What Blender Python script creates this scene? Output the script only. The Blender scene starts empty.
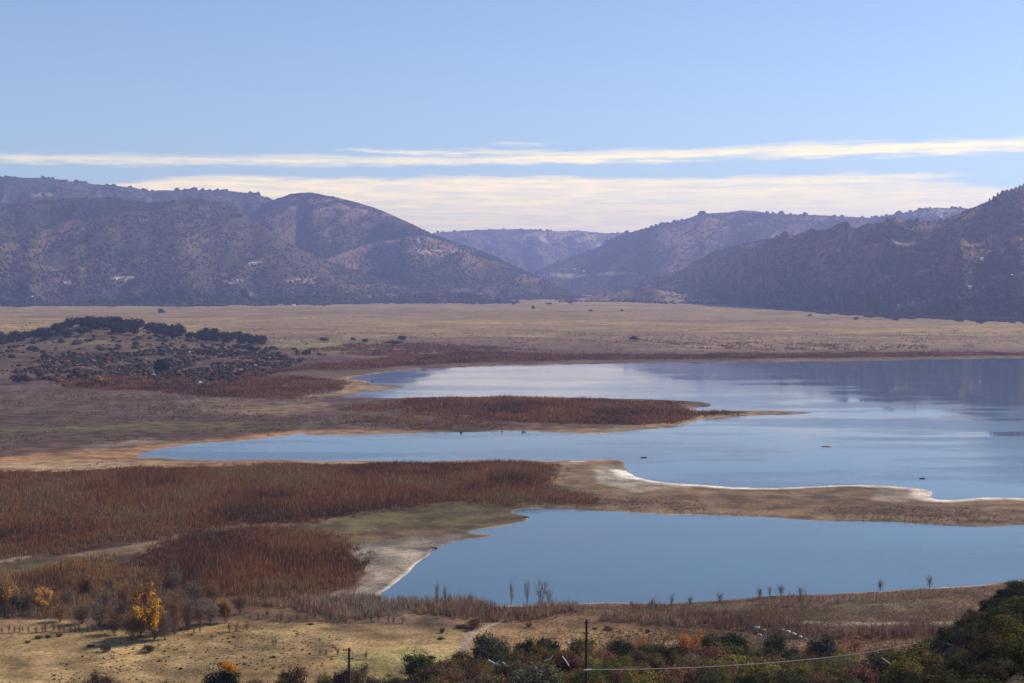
import bpy, math, random
import numpy as np

# ------------------------------------------------------------------ camera, world, sun, exposure
SC = bpy.context.scene
COL = SC.collection
R = math.radians
F = 1400.0                 # focal length in pixels of the 1024 px wide picture
HZ = 288.0                 # image row of the true horizon
CAMZ = 80.0                # eye height above the lake, metres
PITCH = math.atan((341.5 - HZ) / F)
cam_d = bpy.data.cameras.new('camera')
cam = bpy.data.objects.new('camera', cam_d); COL.objects.link(cam)
cam_d.sensor_width = 36.0; cam_d.lens = 36.0 * F / 1024.0
cam_d.clip_start = 0.5; cam_d.clip_end = 40000.0
cam.location = (0, 0, CAMZ); cam.rotation_euler = (math.pi / 2 - PITCH, 0, 0)
SC.camera = cam

SUN_EL, SUN_AZ = R(36), R(66)      # sun to the right, a little beyond the picture plane
SKY_STRENGTH = 0.10
SUN_STRENGTH = 4.5
SC.view_settings.view_transform = 'Standard'
SC.view_settings.look = 'None'
SC.view_settings.gamma = 1.0
SC.view_settings.use_curve_mapping = False
SC.view_settings.exposure = 0.55
SC.render.engine = 'CYCLES'
SC.cycles.use_denoising = True
SC.cycles.max_bounces = 4
SC.cycles.diffuse_bounces = 2
SC.cycles.volume_bounces = 0
SC.cycles.transparent_max_bounces = 4

world = bpy.data.worlds.new('World'); SC.world = world; world.use_nodes = True


class NT:
    """tiny helper for building node trees"""
    def __init__(self, tree): self.t = tree
    def n(self, typ, **kw):
        nd = self.t.nodes.new(typ)
        for k, v in kw.items(): setattr(nd, k, v)
        return nd
    def put(self, sock, v):
        if hasattr(v, 'node') or isinstance(v, bpy.types.NodeSocket): self.t.links.new(v, sock)
        else: sock.default_value = v
    def m(self, op, a, b=0.0, c=None, clamp=False):
        nd = self.n('ShaderNodeMath', operation=op); nd.use_clamp = clamp
        self.put(nd.inputs[0], a); self.put(nd.inputs[1], b)
        if c is not None: self.put(nd.inputs[2], c)
        return nd.outputs[0]
    def ss(self, v, lo, hi, a=0.0, b=1.0):
        nd = self.n('ShaderNodeMapRange', interpolation_type='SMOOTHSTEP')
        self.put(nd.inputs[0], v)
        for i, x in enumerate((lo, hi, a, b)): self.put(nd.inputs[1 + i], x)
        return nd.outputs[0]
    def mix(self, f, a, b, mode='MIX'):
        nd = self.n('ShaderNodeMix', data_type='RGBA', blend_type=mode)
        self.put(nd.inputs[0], f)
        for s, v in ((nd.inputs[6], a), (nd.inputs[7], b)):
            if isinstance(v, tuple): s.default_value = (*v[:3], 1)
            else: self.put(s, v)
        return nd.outputs[2]
    def noise(self, vec, scale, detail=3.0, rough=0.55, dim='3D'):
        nd = self.n('ShaderNodeTexNoise', noise_dimensions=dim)
        if vec is not None: self.put(nd.inputs['Vector'], vec)
        nd.inputs['Scale'].default_value = scale; nd.inputs['Detail'].default_value = detail
        nd.inputs['Roughness'].default_value = rough
        return nd.outputs[0]
    def comb(self, x, y, z=0.0):
        nd = self.n('ShaderNodeCombineXYZ')
        self.put(nd.inputs[0], x); self.put(nd.inputs[1], y); self.put(nd.inputs[2], z)
        return nd.outputs[0]


def build_world():
    t = world.node_tree; k = NT(t)
    bg = t.nodes['Background']
    sky = k.n('ShaderNodeTexSky', sky_type='NISHITA')
    sky.sun_disc = False; sky.sun_elevation = SUN_EL; sky.sun_rotation = SUN_AZ
    sky.altitude = 850; sky.air_density = 1.0; sky.dust_density = 0.2; sky.ozone_density = 2.4
    tc = k.n('ShaderNodeTexCoord'); sp = k.n('ShaderNodeSeparateXYZ')
    t.links.new(tc.outputs['Generated'], sp.inputs[0])
    x, y, z = sp.outputs
    hyp = k.m('SQRT', k.m('ADD', k.m('MULTIPLY', x, x), k.m('MULTIPLY', y, y)))
    p = k.m('MULTIPLY', k.m('DIVIDE', z, k.m('MAXIMUM', hyp, 0.001)), 1400.0)       # height above horizon
    a = k.m('MULTIPLY', k.m('ARCTAN2', x, y), 1400.0)                              # bearing
    # streaky ice-cloud noise, long across the view and thin in height
    n1 = k.noise(k.comb(k.m('MULTIPLY', a, 0.006), k.m('MULTIPLY', p, 0.05)), 1.0, 6, 0.62)
    n2 = k.noise(k.comb(k.m('MULTIPLY', a, 0.022), k.m('MULTIPLY', p, 0.22), 7.0), 1.0, 5, 0.65)
    n3 = k.noise(k.comb(k.m('MULTIPLY', a, 0.0035), k.m('MULTIPLY', p, 0.35), 3.0), 1.0, 4, 0.6)
    w1 = k.m('SUBTRACT', n1, 0.5); w2 = k.m('SUBTRACT', n2, 0.5); w3 = k.m('SUBTRACT', n3, 0.5)
    wob = k.m('ADD', k.m('MULTIPLY', w1, 17.0), k.m('MULTIPLY', w2, 13.0))
    pw = k.m('ADD', p, wob)

    def streak(c0, slope, half, soft, lo=None, hi=None, fade=90.0):
        c = k.m('MULTIPLY_ADD', a, slope, c0)
        d = k.m('ABSOLUTE', k.m('SUBTRACT', pw, c))
        h = half
        if lo is not None or hi is not None:
            e = 1.0
            if lo is not None: e = k.m('MULTIPLY', k.ss(a, lo - fade, lo + fade), e)
            if hi is not None: e = k.m('MULTIPLY', k.ss(a, hi - fade, hi + fade, 1.0, 0.0), e)
            h = k.m('MULTIPLY_ADD', e, half + soft, -soft)
        return k.ss(k.m('SUBTRACT', d, h), -soft, soft, 1.0, 0.0)
    # the long upper band rising to the right, the thin one left of it, a wisp above
    s1 = streak(129.0, 0.014, 5.0, 4.5, lo=-60, fade=150)
    s1b = k.m('MULTIPLY', streak(135, -0.012, 1.6, 3.2, lo=-170, hi=110, fade=60), .85)
    s2 = streak(127.5, 0.0104, 3.4, 5.0, hi=40, fade=120)
    s3 = streak(143, 0.0, .8, 2.5, lo=-30, hi=40, fade=30)
    # the wide low sheet, its top edge ragged, thinning out at both ends
    top = k.m('SUBTRACT', k.m('SUBTRACT', 109.0, k.ss(a, 300, 560, 0.0, 18.0)), k.ss(a, -480, -260, 16.0, 0.0))
    sheet = k.ss(k.m('SUBTRACT', pw, top), -3.5, 3.0, 1.0, 0.0)
    holes = k.ss(k.m('ADD', k.m('MULTIPLY', w3, 2.0), k.m('MULTIPLY', w1, 0.8)), -0.05, 0.42, 1.0, 0.45)
    sheet = k.m('MULTIPLY', sheet, holes)
    s4 = streak(108, -0.002, 3.5, 3.0, lo=250, hi=430, fade=60)
    gap = streak(100, 0.0, 1.6, 3.0, lo=120, hi=420, fade=60)
    sheet = k.m('MULTIPLY', sheet, k.m('SUBTRACT', 1.0, k.m('MULTIPLY', gap, 0.5)))
    c = k.m('MAXIMUM', k.m('MAXIMUM', s1, s1b), k.m('MAXIMUM', k.m('MULTIPLY', s2, 0.75), k.m('MULTIPLY', s3, 0.55)))
    c = k.m('MAXIMUM', c, k.m('MAXIMUM', sheet, k.m('MULTIPLY', s4, 0.8)))
    thick = k.ss(k.m('ADD', w3, k.m('MULTIPLY', w2, 1.1)), -0.28, 0.22, 0.5, 1.0)
    c = k.m('MULTIPLY', c, thick)
    up = k.ss(p, 0.0, 6.0)
    c = k.m('MULTIPLY', k.m('MULTIPLY', c, up), 0.92)
    cc = CLOUD
    col = k.mix(c, sky.outputs[0], (cc[0] / SKY_STRENGTH, cc[1] / SKY_STRENGTH, cc[2] / SKY_STRENGTH))
    t.links.new(col, bg.inputs[0]); bg.inputs[1].default_value = SKY_STRENGTH


HAZE_DENSITY = 8.4e-5
HAZE_COL = (0.44, 0.51, 1.0)
CLOUD = (1.42, 1.10, 0.54)
build_world()

sun_l = bpy.data.lights.new('sun', 'SUN'); sun = bpy.data.objects.new('sun', sun_l); COL.objects.link(sun)
sun_l.energy = SUN_STRENGTH; sun_l.angle = R(0.53); sun_l.color = (1.0, 0.89, 0.71)
sun.rotation_euler = (math.pi / 2 - SUN_EL, 0, -SUN_AZ + math.pi)
sun.location = (800, 300, 900)

# ------------------------------------------------------------------ small maths
RNG = np.random.default_rng(7)
random.seed(7)


def pix_dir(u, v):
    """ray through a picture position, scaled so that y = 1"""
    a = (np.asarray(u, float) - 512.0) / F; b = (np.asarray(v, float) - 341.5) / F
    cp, sp = math.cos(PITCH), math.sin(PITCH)
    y = cp - b * sp; z = -sp - b * cp
    return a / y, z / y


def on_plane(u, v, z=0.0):
    rx, rz = pix_dir(u, v)
    Y = (z - CAMZ) / rz
    return rx * Y, Y


def to_pix(x, y, z):
    cp, sp = math.cos(PITCH), math.sin(PITCH)
    zz = z - CAMZ
    dep = np.maximum(y * cp - zz * sp, 0.01); up = y * sp + zz * cp
    return 512.0 + F * x / dep, 341.5 - F * up / dep


def sstep(x, lo, hi):
    t = np.clip((x - lo) / (hi - lo), 0, 1); return t * t * (3 - 2 * t)


def _hash(ix, iy, seed):
    h = (ix.astype(np.int64) * 374761393 + iy.astype(np.int64) * 668265263 + seed * 1442695041) & 0x7fffffff
    h = ((h ^ (h >> 13)) * 1274126177) & 0x7fffffff
    return ((h ^ (h >> 16)) & 0xffff) / 65535.0


def vnoise(x, y, seed=0):
    ix = np.floor(x); iy = np.floor(y); fx = x - ix; fy = y - iy
    ix = ix.astype(np.int64); iy = iy.astype(np.int64)
    fx = fx * fx * (3 - 2 * fx); fy = fy * fy * (3 - 2 * fy)
    a = _hash(ix, iy, seed); b = _hash(ix + 1, iy, seed); c = _hash(ix, iy + 1, seed); d = _hash(ix + 1, iy + 1, seed)
    return (a + (b - a) * fx) * (1 - fy) + (c + (d - c) * fx) * fy


def fbm(x, y, seed=0, octv=4, gain=0.5):
    s = 0; amp = 1; tot = 0
    for o in range(octv):
        s = s + amp * vnoise(x * 2 ** o, y * 2 ** o, seed + 17 * o); tot += amp; amp *= gain
    return s / tot - 0.5


def poly_sd(px, py, poly):
    """signed distance, negative inside"""
    P = np.asarray(poly, float); n = len(P)
    d2 = np.full(px.shape, 1e18); inside = np.zeros(px.shape, bool)
    for i in range(n):
        ax, ay = P[i]; bx, by = P[(i + 1) % n]
        ex, ey = bx - ax, by - ay
        wx, wy = px - ax, py - ay
        t = np.clip((wx * ex + wy * ey) / (ex * ex + ey * ey + 1e-12), 0, 1)
        dx, dy = wx - ex * t, wy - ey * t
        np.minimum(d2, dx * dx + dy * dy, out=d2)
        if ay != by:
            c = ((ay > py) != (by > py)) & (px < ex * (py - ay) / ey + ax)
            inside ^= c
    d = np.sqrt(d2)
    return np.where(inside, -d, d)


# ------------------------------------------------------------------ the lake shores
LAKE = [(346, 378), (352, 376.5), (366, 374.4), (400, 370), (473, 366.5), (526, 365.5), (606, 363.7), (680, 362.3), (730, 362.6), (781, 362),
        (868, 361), (935, 359.2), (1024, 358.3), (1250, 358), (1420, 380), (1500, 430), (1420, 485), (1200, 497), (1024, 498),
        (992, 497), (969, 498.6), (942, 499.6), (927, 497.4), (931, 494), (928, 490.4), (915, 488), (881, 486), (848, 484.5), (821, 486),
        (781, 488.5), (744, 489), (707, 486), (680, 485), (655, 482.5), (639, 479), (630, 475), (624.5, 470), (622, 464.5), (627, 461), (616, 460),
        (560, 461), (500, 460.2), (420, 461.3), (340, 461.4), (252, 460), (212, 460.8), (179, 459), (150, 458), (133, 456), (143, 452), (168, 448),
        (199, 443), (228, 441.5), (252, 440), (272, 437.5), (290, 435), (299, 433.4), (312, 435.5), (340, 434.7), (393, 433.5), (459, 432.2), (519, 430.8),
        (579, 433), (605, 433), (640, 430), (668, 428), (680, 425.7), (693, 420.7), (717, 418), (764, 415.7), (797, 414), (818, 411.7),
        (781, 411), (744, 410.8), (713, 410.4), (690, 410), (683, 409), (690, 407.8), (706, 406.6), (713, 404.6), (700, 402), (680, 400.8), (659, 399.8),
        (619, 399), (572, 398.2), (526, 397.7), (486, 397.4), (440, 397.6), (393, 398), (353, 398), (338, 397.2), (347, 395.6), (360, 392.4), (383, 390),
        (408, 387), (390, 385.4), (370, 384.5), (373, 382), (353, 380)]
POND = [(519, 510), (539, 508.6), (572, 509.2), (622, 511.5), (680, 514.6), (764, 516.4), (848, 520.5), (915, 523), (942, 525.3), (972, 526.6),
        (1024, 525), (1200, 528), (1420, 540), (1420, 560), (1200, 570), (1060, 576), (1012, 581), (975, 585.5), (915, 589.5), (848, 593.5),
        (791, 596), (747, 598), (680, 602), (620, 604), (560, 605), (480, 605), (420, 604), (385, 602), (383, 596), (393, 586), (403, 574.5), (416, 564.6),
        (429, 556), (436, 549), (450, 543.5), (466, 540), (484, 538.2), (500, 535.2), (474, 534), (469, 532), (486, 529.5), (519, 524), (532, 520),
        (526, 515.8), (512, 513)]


def smooth_poly(P, it=2):
    P = np.asarray(P, float)
    for _ in range(it):
        Q = np.roll(P, -1, 0)
        P = np.stack([P * .75 + Q * .25, P * .25 + Q * .75], 1).reshape(-1, 2)
    return P


def world_poly(P, z=0.0):
    P = np.asarray(P, float); x, y = on_plane(P[:, 0], P[:, 1], z); return np.stack([x, y], 1)


LAKE_W = world_poly(smooth_poly(LAKE, 1)); POND_W = world_poly(smooth_poly(POND, 1))


def shore_sd(x, y):
    """metres from the shore, negative over water"""
    sd = np.full(x.shape, 400.0)
    near = (y > 200) & (y < 2000)
    if near.any():
        xx, yy = x[near], y[near]
        wx = xx + 5.0 * fbm(xx / 26.0, yy / 26.0, 11, 3); wy = yy + 14.0 * fbm(xx / 22.0 + 9, yy / 30.0, 12, 3) * np.clip(yy / 900, .25, 1.3)
        sd[near] = np.minimum(np.minimum(poly_sd(wx, wy, LAKE_W), poly_sd(wx, wy, POND_W)), 400.0)
    return sd


# ------------------------------------------------------------------ the ground
HC_U = [-600, 0, 250, 340, 400, 470, 560, 700, 830, 890, 925, 955, 985, 1024, 1100, 1400]
HC_V = [720, 703, 696, 688, 679, 670, 664, 662, 668, 672, 660, 642, 622, 597, 566, 500]
HC_D = [225, 225, 225, 228, 228, 226, 224, 222, 215, 205, 200, 198, 196, 195, 190, 170]
KNOLL = ([(-260, 345), (-60, 343), (0, 343), (35, 338), (62, 330), (82, 326), (110, 326), (150, 331), (190, 336), (230, 341), (258, 344), (290, 349), (330, 353)])


def ground_z(x, y, sd=None):
    x = np.asarray(x, float); y = np.asarray(y, float)
    if sd is None: sd = shore_sd(x, y)
    ys = np.maximum(y, 1.0)
    u = 512 + F * x / ys * math.cos(PITCH)
    land = 1.4 * (1 - np.exp(-np.maximum(sd, 0) * 0.045 / 1.4)) + 0.05 * (sd > 0)
    land = land + 0.5 * fbm(x / 60, y / 60, 3, 4) * sstep(sd, 2, 40) + 0.16 * fbm(x / 7, y / 9, 4, 3) * sstep(sd, 1, 12)
    z = np.where(sd > 0, np.maximum(land, 0.03 + 0.02 * np.minimum(sd, 5)), np.maximum(sd * 0.05, -3.0))
    plain = 0.006 * np.maximum(y - 1700, 0) + 0.004 * np.maximum(y - 6000, 0)
    z = z + plain
    # knoll and the boulder slope at its foot
    kv = np.interp(u, [k[0] for k in KNOLL], [k[1] for k in KNOLL])
    rz = pix_dir(0, kv)[1]
    kz = np.maximum(CAMZ + rz * 1950.0, 0)
    prof = np.exp(-np.maximum(np.abs(y - 1950) / 170, 0) ** 2)
    z = z + (kz - 3) * (kz > 3) * prof * (1 + 0.25 * fbm(x / 70, y / 70, 21, 4))
    foot = sstep(u, -150, -20) * sstep(u, 420, 250) * np.exp(-((y - 1600) / 190) ** 2)
    z = z + foot * (5 + 8 * fbm(x / 45, y / 60, 22, 4))
    # hillside the camera stands on
    dc = np.interp(u, HC_U, HC_D); vc = np.interp(u, HC_U, HC_V)
    vv = vc + 80 * (1 - np.exp(-np.maximum(dc - y, 0) * 0.65 / 80))
    zin = CAMZ + y * pix_dir(0, vv)[1] - 1.8 * np.clip(1 - y / dc, 0, 1)
    zc = CAMZ + dc * pix_dir(0, vc)[1]
    zout = zc - 0.5 * (y - dc)
    zh = np.where(y < dc, zin, zout) + 0.7 * fbm(x / 14, y / 14, 31, 4) * sstep(y, 5, 40)
    return np.maximum(z, zh)


def hit(u, v, far=12000.0):
    """where the sight line through a picture position meets the ground"""
    rx, rz = pix_dir(u, v)
    Y = np.concatenate([np.arange(60, 700, 1.0), np.geomspace(700, far, 1500)])
    g = ground_z(rx * Y, Y); d = CAMZ + rz * Y - g
    i = int(np.argmax(d < 0)) if (d < 0).any() else len(Y) - 1
    y = Y[i]; return float(rx * y), float(y), float(g[i])


def new_mesh(name, verts, faces_n, loops, mats=(), smooth=False, cols=None):
    """numpy mesh: verts (n,3), faces_n = corners per face, loops = flat corner indices"""
    me = bpy.data.meshes.new(name)
    verts = np.asarray(verts, np.float32); loops = np.asarray(loops, np.int32).ravel()
    nf = len(loops) // faces_n
    me.vertices.add(len(verts)); me.vertices.foreach_set('co', verts.ravel())
    me.loops.add(len(loops)); me.loops.foreach_set('vertex_index', loops)
    me.polygons.add(nf)
    me.polygons.foreach_set('loop_start', np.arange(0, nf * faces_n, faces_n, dtype=np.int32))
    me.polygons.foreach_set('use_smooth', np.full(nf, smooth, bool))
    if cols is not None:
        at = me.color_attributes.new('Col', 'FLOAT_COLOR', 'POINT')
        c = np.ones((len(verts), 4), np.float32); c[:, :3] = cols; at.data.foreach_set('color', c.ravel())
    for m in mats: me.materials.append(m)
    me.update(calc_edges=True); me.validate()
    return me


def link(name, me, parent=None, loc=None):
    o = bpy.data.objects.new(name, me); COL.objects.link(o)
    if parent: o.parent = parent
    if loc is not None: o.location = loc
    return o


def tag(o, label=None, cat=None, group=None, kind=None):
    if label: o['label'] = label
    if cat: o['category'] = cat
    if group: o['group'] = group
    if kind: o['kind'] = kind
    return o


# ------------------------------------------------------------------ materials
def mat_new(name):
    m = bpy.data.materials.new(name); m.use_nodes = True
    t = m.node_tree; return m, NT(t), t.nodes['Principled BSDF'], t


def attr(k, name='Col'):
    nd = k.n('ShaderNodeVertexColor'); nd.layer_name = name; return nd.outputs[0]


def mat_ground():
    m, k, b, t = mat_new('ground_soil_and_grass')
    geo = k.n('ShaderNodeNewGeometry'); pos = geo.outputs['Position']
    c = attr(k)
    n1 = k.noise(pos, 1.1, 4, 0.65); n2 = k.noise(pos, 0.09, 6, 0.62); n3 = k.noise(pos, 0.011, 5, 0.6)
    f = k.m('MULTIPLY', k.ss(n1, 0.25, 0.75, 0.62, 1.38), k.ss(n2, 0.30, 0.70, 0.50, 1.45))
    f = k.m('MULTIPLY', f, k.ss(n3, 0.3, 0.7, 0.72, 1.28))
    cc = k.n('ShaderNodeVectorMath', operation='SCALE'); t.links.new(c, cc.inputs[0]); t.links.new(f, cc.inputs[3])
    warm = k.mix(k.ss(k.noise(pos, 0.035, 5, 0.6), 0.42, 0.62, 0.0, 0.35), cc.outputs[0], (1.12, .95, .82), 'MULTIPLY')
    t.links.new(warm, b.inputs['Base Color'])
    b.inputs['Roughness'].default_value = 0.95; b.inputs['Specular IOR Level'].default_value = 0.1
    bump = k.n('ShaderNodeBump'); bump.inputs['Strength'].default_value = 0.7; bump.inputs['Distance'].default_value = 0.25
    t.links.new(n1, bump.inputs['Height']); t.links.new(bump.outputs[0], b.inputs['Normal'])
    return m


def mat_hill():
    m, k, b, t = mat_new('chaparral_hillside')
    pos = k.n('ShaderNodeNewGeometry').outputs['Position']
    c = attr(k)
    n1 = k.noise(pos, 0.06, 4, 0.7); n2 = k.noise(pos, 0.012, 6, 0.65); n3 = k.noise(pos, 0.0025, 4, 0.55)
    lum = k.n('ShaderNodeRGBToBW'); t.links.new(c, lum.inputs[0])
    brush = k.ss(k.m('ADD', k.m('ADD', k.m('MULTIPLY', n1, 0.6), k.m('MULTIPLY', n2, 0.4)), k.m('MULTIPLY', k.m('SUBTRACT', 0.13, lum.outputs[0]), 1.2)), 0.40, 0.58)
    col = k.mix(brush, c, k.mix(n3, (0.040, 0.044, 0.028), (0.065, 0.052, 0.036)))
    t.links.new(col, b.inputs['Base Color'])
    b.inputs['Roughness'].default_value = 1.0; b.inputs['Specular IOR Level'].default_value = 0.0
    bump = k.n('ShaderNodeBump'); bump.inputs['Strength'].default_value = 0.9; bump.inputs['Distance'].default_value = 12.0
    t.links.new(k.m('ADD', k.m('MULTIPLY', n1, 0.4), n2), bump.inputs['Height']); t.links.new(bump.outputs[0], b.inputs['Normal'])
    return m


def mat_water():
    m, k, b, t = mat_new('lake_water')
    pos = k.n('ShaderNodeNewGeometry').outputs['Position']
    mp = k.n('ShaderNodeMapping'); t.links.new(pos, mp.inputs[0]); mp.inputs['Scale'].default_value = (0.55, 1.0, 1)
    n1 = k.noise(mp.outputs[0], 0.9, 3, 0.6)
    mq = k.n('ShaderNodeMapping'); t.links.new(pos, mq.inputs[0]); mq.inputs['Scale'].default_value = (0.35, 1.0, 1)
    calm = k.ss(k.noise(mq.outputs[0], 0.014, 6, 0.65), 0.40, 0.60)
    b.inputs['Base Color'].default_value = (0.050, 0.092, 0.130, 1)
    b.inputs['IOR'].default_value = 1.333
    sx = k.n('ShaderNodeSeparateXYZ'); t.links.new(pos, sx.inputs[0])
    far = k.ss(sx.outputs[1], 620, 1400, 1.0, 0.20)
    bump = k.n('ShaderNodeBump'); bump.inputs['Distance'].default_value = 0.03
    t.links.new(k.m('MULTIPLY_ADD', k.m('MULTIPLY', calm, far), 0.14, 0.02), b.inputs['Roughness'])
    t.links.new(k.m('MULTIPLY', k.m('MULTIPLY_ADD', calm, 1.7, 0.1), far), bump.inputs['Strength'])
    t.links.new(n1, bump.inputs['Height']); t.links.new(bump.outputs[0], b.inputs['Normal'])
    return m


def mat_leaf(name, use_attr=False, trans=0.38, var=0.55):
    """leaves or twigs: colour from the object (or the vertex colours), varied from leaf clump to leaf clump"""
    m = bpy.data.materials.new(name); m.use_nodes = True
    t = m.node_tree; k = NT(t); t.nodes.remove(t.nodes['Principled BSDF'])
    out = t.nodes['Material Output']
    geo = k.n('ShaderNodeNewGeometry')
    c = attr(k) if use_attr else k.n('ShaderNodeObjectInfo').outputs['Color']
    f = k.ss(geo.outputs['Random Per Island'], 0.0, 1.0, 1.0 - var, 1.0 + var)
    sc = k.n('ShaderNodeVectorMath', operation='SCALE'); t.links.new(c, sc.inputs[0]); t.links.new(f, sc.inputs[3])
    d = k.n('ShaderNodeBsdfDiffuse'); tr = k.n('ShaderNodeBsdfTranslucent'); mx = k.n('ShaderNodeMixShader')
    t.links.new(sc.outputs[0], d.inputs[0]); t.links.new(sc.outputs[0], tr.inputs[0]); mx.inputs[0].default_value = trans
    t.links.new(d.outputs[0], mx.inputs[1]); t.links.new(tr.outputs[0], mx.inputs[2]); t.links.new(mx.outputs[0], out.inputs[0])
    return m


def mat_plain(name, col, rough=0.8, nscale=6.0, var=0.3, metal=0.0):
    m, k, b, t = mat_new(name)
    tc = k.n('ShaderNodeTexCoord').outputs['Object']
    n = k.noise(tc, nscale, 4, 0.6)
    lo = tuple(x * (1 - var) for x in col); hi = tuple(min(1, x * (1 + var)) for x in col)
    t.links.new(k.mix(n, lo, hi), b.inputs['Base Color'])
    b.inputs['Roughness'].default_value = rough; b.inputs['Metallic'].default_value = metal
    return m


M_GROUND, M_HILL, M_WATER = mat_ground(), mat_hill(), mat_water()
M_LEAF = mat_leaf('leaf_clumps'); M_TWIG = mat_leaf('bare_twigs', trans=0.15, var=0.35)
M_STEM = mat_leaf('willow_and_reed_stems', True, 0.35, 0.5); M_WOOD = mat_leaf('forest_clumps', True, 0.0, 0.45)
M_BARK = mat_plain('rough_bark', (0.10, 0.075, 0.055)); M_BARK_PALE = mat_plain('bleached_wood', (0.62, 0.57, 0.50))
M_ROCK = mat_plain('granite_boulder', (0.30, 0.26, 0.23), nscale=1.2, var=.45)
M_POLE = mat_plain('creosoted_pole_wood', (0.035, 0.024, 0.018), nscale=4)
M_STEEL = mat_plain('grey_hardware', (0.20, 0.19, 0.18), 0.5)
M_CABLE = mat_plain('pale_glint_cable', (0.62, 0.60, 0.55), 0.45)  # sunlit glint along the cable is put into this pale colour
M_WALL = mat_plain('white_stucco', (0.75, 0.73, 0.70), nscale=1); M_ROOF = mat_plain('grey_roof', (0.25, 0.20, 0.19), nscale=1)
M_WIN = mat_plain('dark_window_glass', (0.03, 0.04, 0.05), 0.15)

# ------------------------------------------------------------------ ground colours (albedo zones on the land)
DRY = np.array([0.268, 0.184, 0.088]); TAN = np.array([0.215, 0.148, 0.086]); BROWN = np.array([0.110, 0.068, 0.045])
DARKB = np.array([0.060, 0.034, 0.026]); GREEN = np.array([0.115, 0.105, 0.042]); SAND = np.array([0.40, 0.34, 0.27])
ORANGE = np.array([0.24, 0.135, 0.070]); RIM = np.array([0.62, 0.57, 0.50]); MUD = np.array([0.19, 0.155, 0.13]); OLIVE = np.array([0.085, 0.070, 0.038])
PURPLE = np.array([0.108, 0.072, 0.058])

T_MAIN = [(-40, 476), (0, 474), (90, 471), (160, 469), (260, 465), (360, 463.5), (480, 464), (545, 465), (560, 469), (548, 477), (545, 484), (575, 493), (600, 503),
          (560, 503.5), (500, 502), (450, 503), (400, 507), (350, 516), (290, 522), (240, 524), (195, 528), (160, 537), (120, 545), (80, 552), (40, 556), (-40, 566)]
T_LOW = [(118, 575), (128, 562), (150, 551), (190, 540), (225, 531), (270, 528), (310, 532), (335, 541), (355, 556), (365, 573), (352, 587), (320, 595), (285, 598), (235, 597), (190, 598), (140, 596), (112, 588)]
T_MIX = [(-30, 582), (20, 574), (60, 566), (110, 556), (150, 554), (190, 590), (290, 600), (300, 606), (240, 612), (180, 622), (110, 612), (60, 622), (-30, 618)]
T_PEN = [(400, 399.5), (440, 399), (520, 399), (600, 400.5), (672, 402.5), (690, 411.5), (745, 412), (700, 416), (680, 421), (640, 425), (560, 424), (500, 421), (455, 414), (420, 409)]
T_PEN_LEFT = [(340, 402), (400, 400), (455, 413), (505, 421), (520, 428), (420, 430), (350, 425), (330, 411)]
T_FAR = [(235, 381), (262, 375), (300, 371), (352, 370), (400, 366), (480, 362.5), (600, 360), (740, 359), (860, 357.5), (1030, 355.2), (1030, 353), (900, 353), (780, 354.5), (640, 355), (560, 355), (470, 353), (400, 357), (340, 364), (250, 372)]
T_FARLEFT = [(60, 380), (120, 377), (200, 379), (300, 377), (346, 380), (342, 390), (290, 399), (215, 398), (130, 390), (60, 389)]
T_SHORE = [(285, 598), (340, 594), (385, 600), (480, 604), (560, 604), (600, 605), (600, 612), (560, 616), (500, 622), (440, 622), (380, 619), (330, 620), (285, 612)]
T_SHORE_R = [(600, 604), (690, 601), (790, 595.5), (900, 590), (1000, 582), (1005, 590), (900, 598), (800, 602), (690, 609), (600, 612)]
T_BAND_R = [(600, 611), (690, 616), (760, 617), (860, 625), (930, 627), (930, 640), (850, 640), (780, 634), (700, 628), (600, 622)]
KNOLL_FOOT = [(20, 362), (70, 352), (120, 352), (200, 349), (255, 352), (300, 357), (270, 368), (210, 376), (150, 378), (80, 378), (40, 372)]


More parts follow.
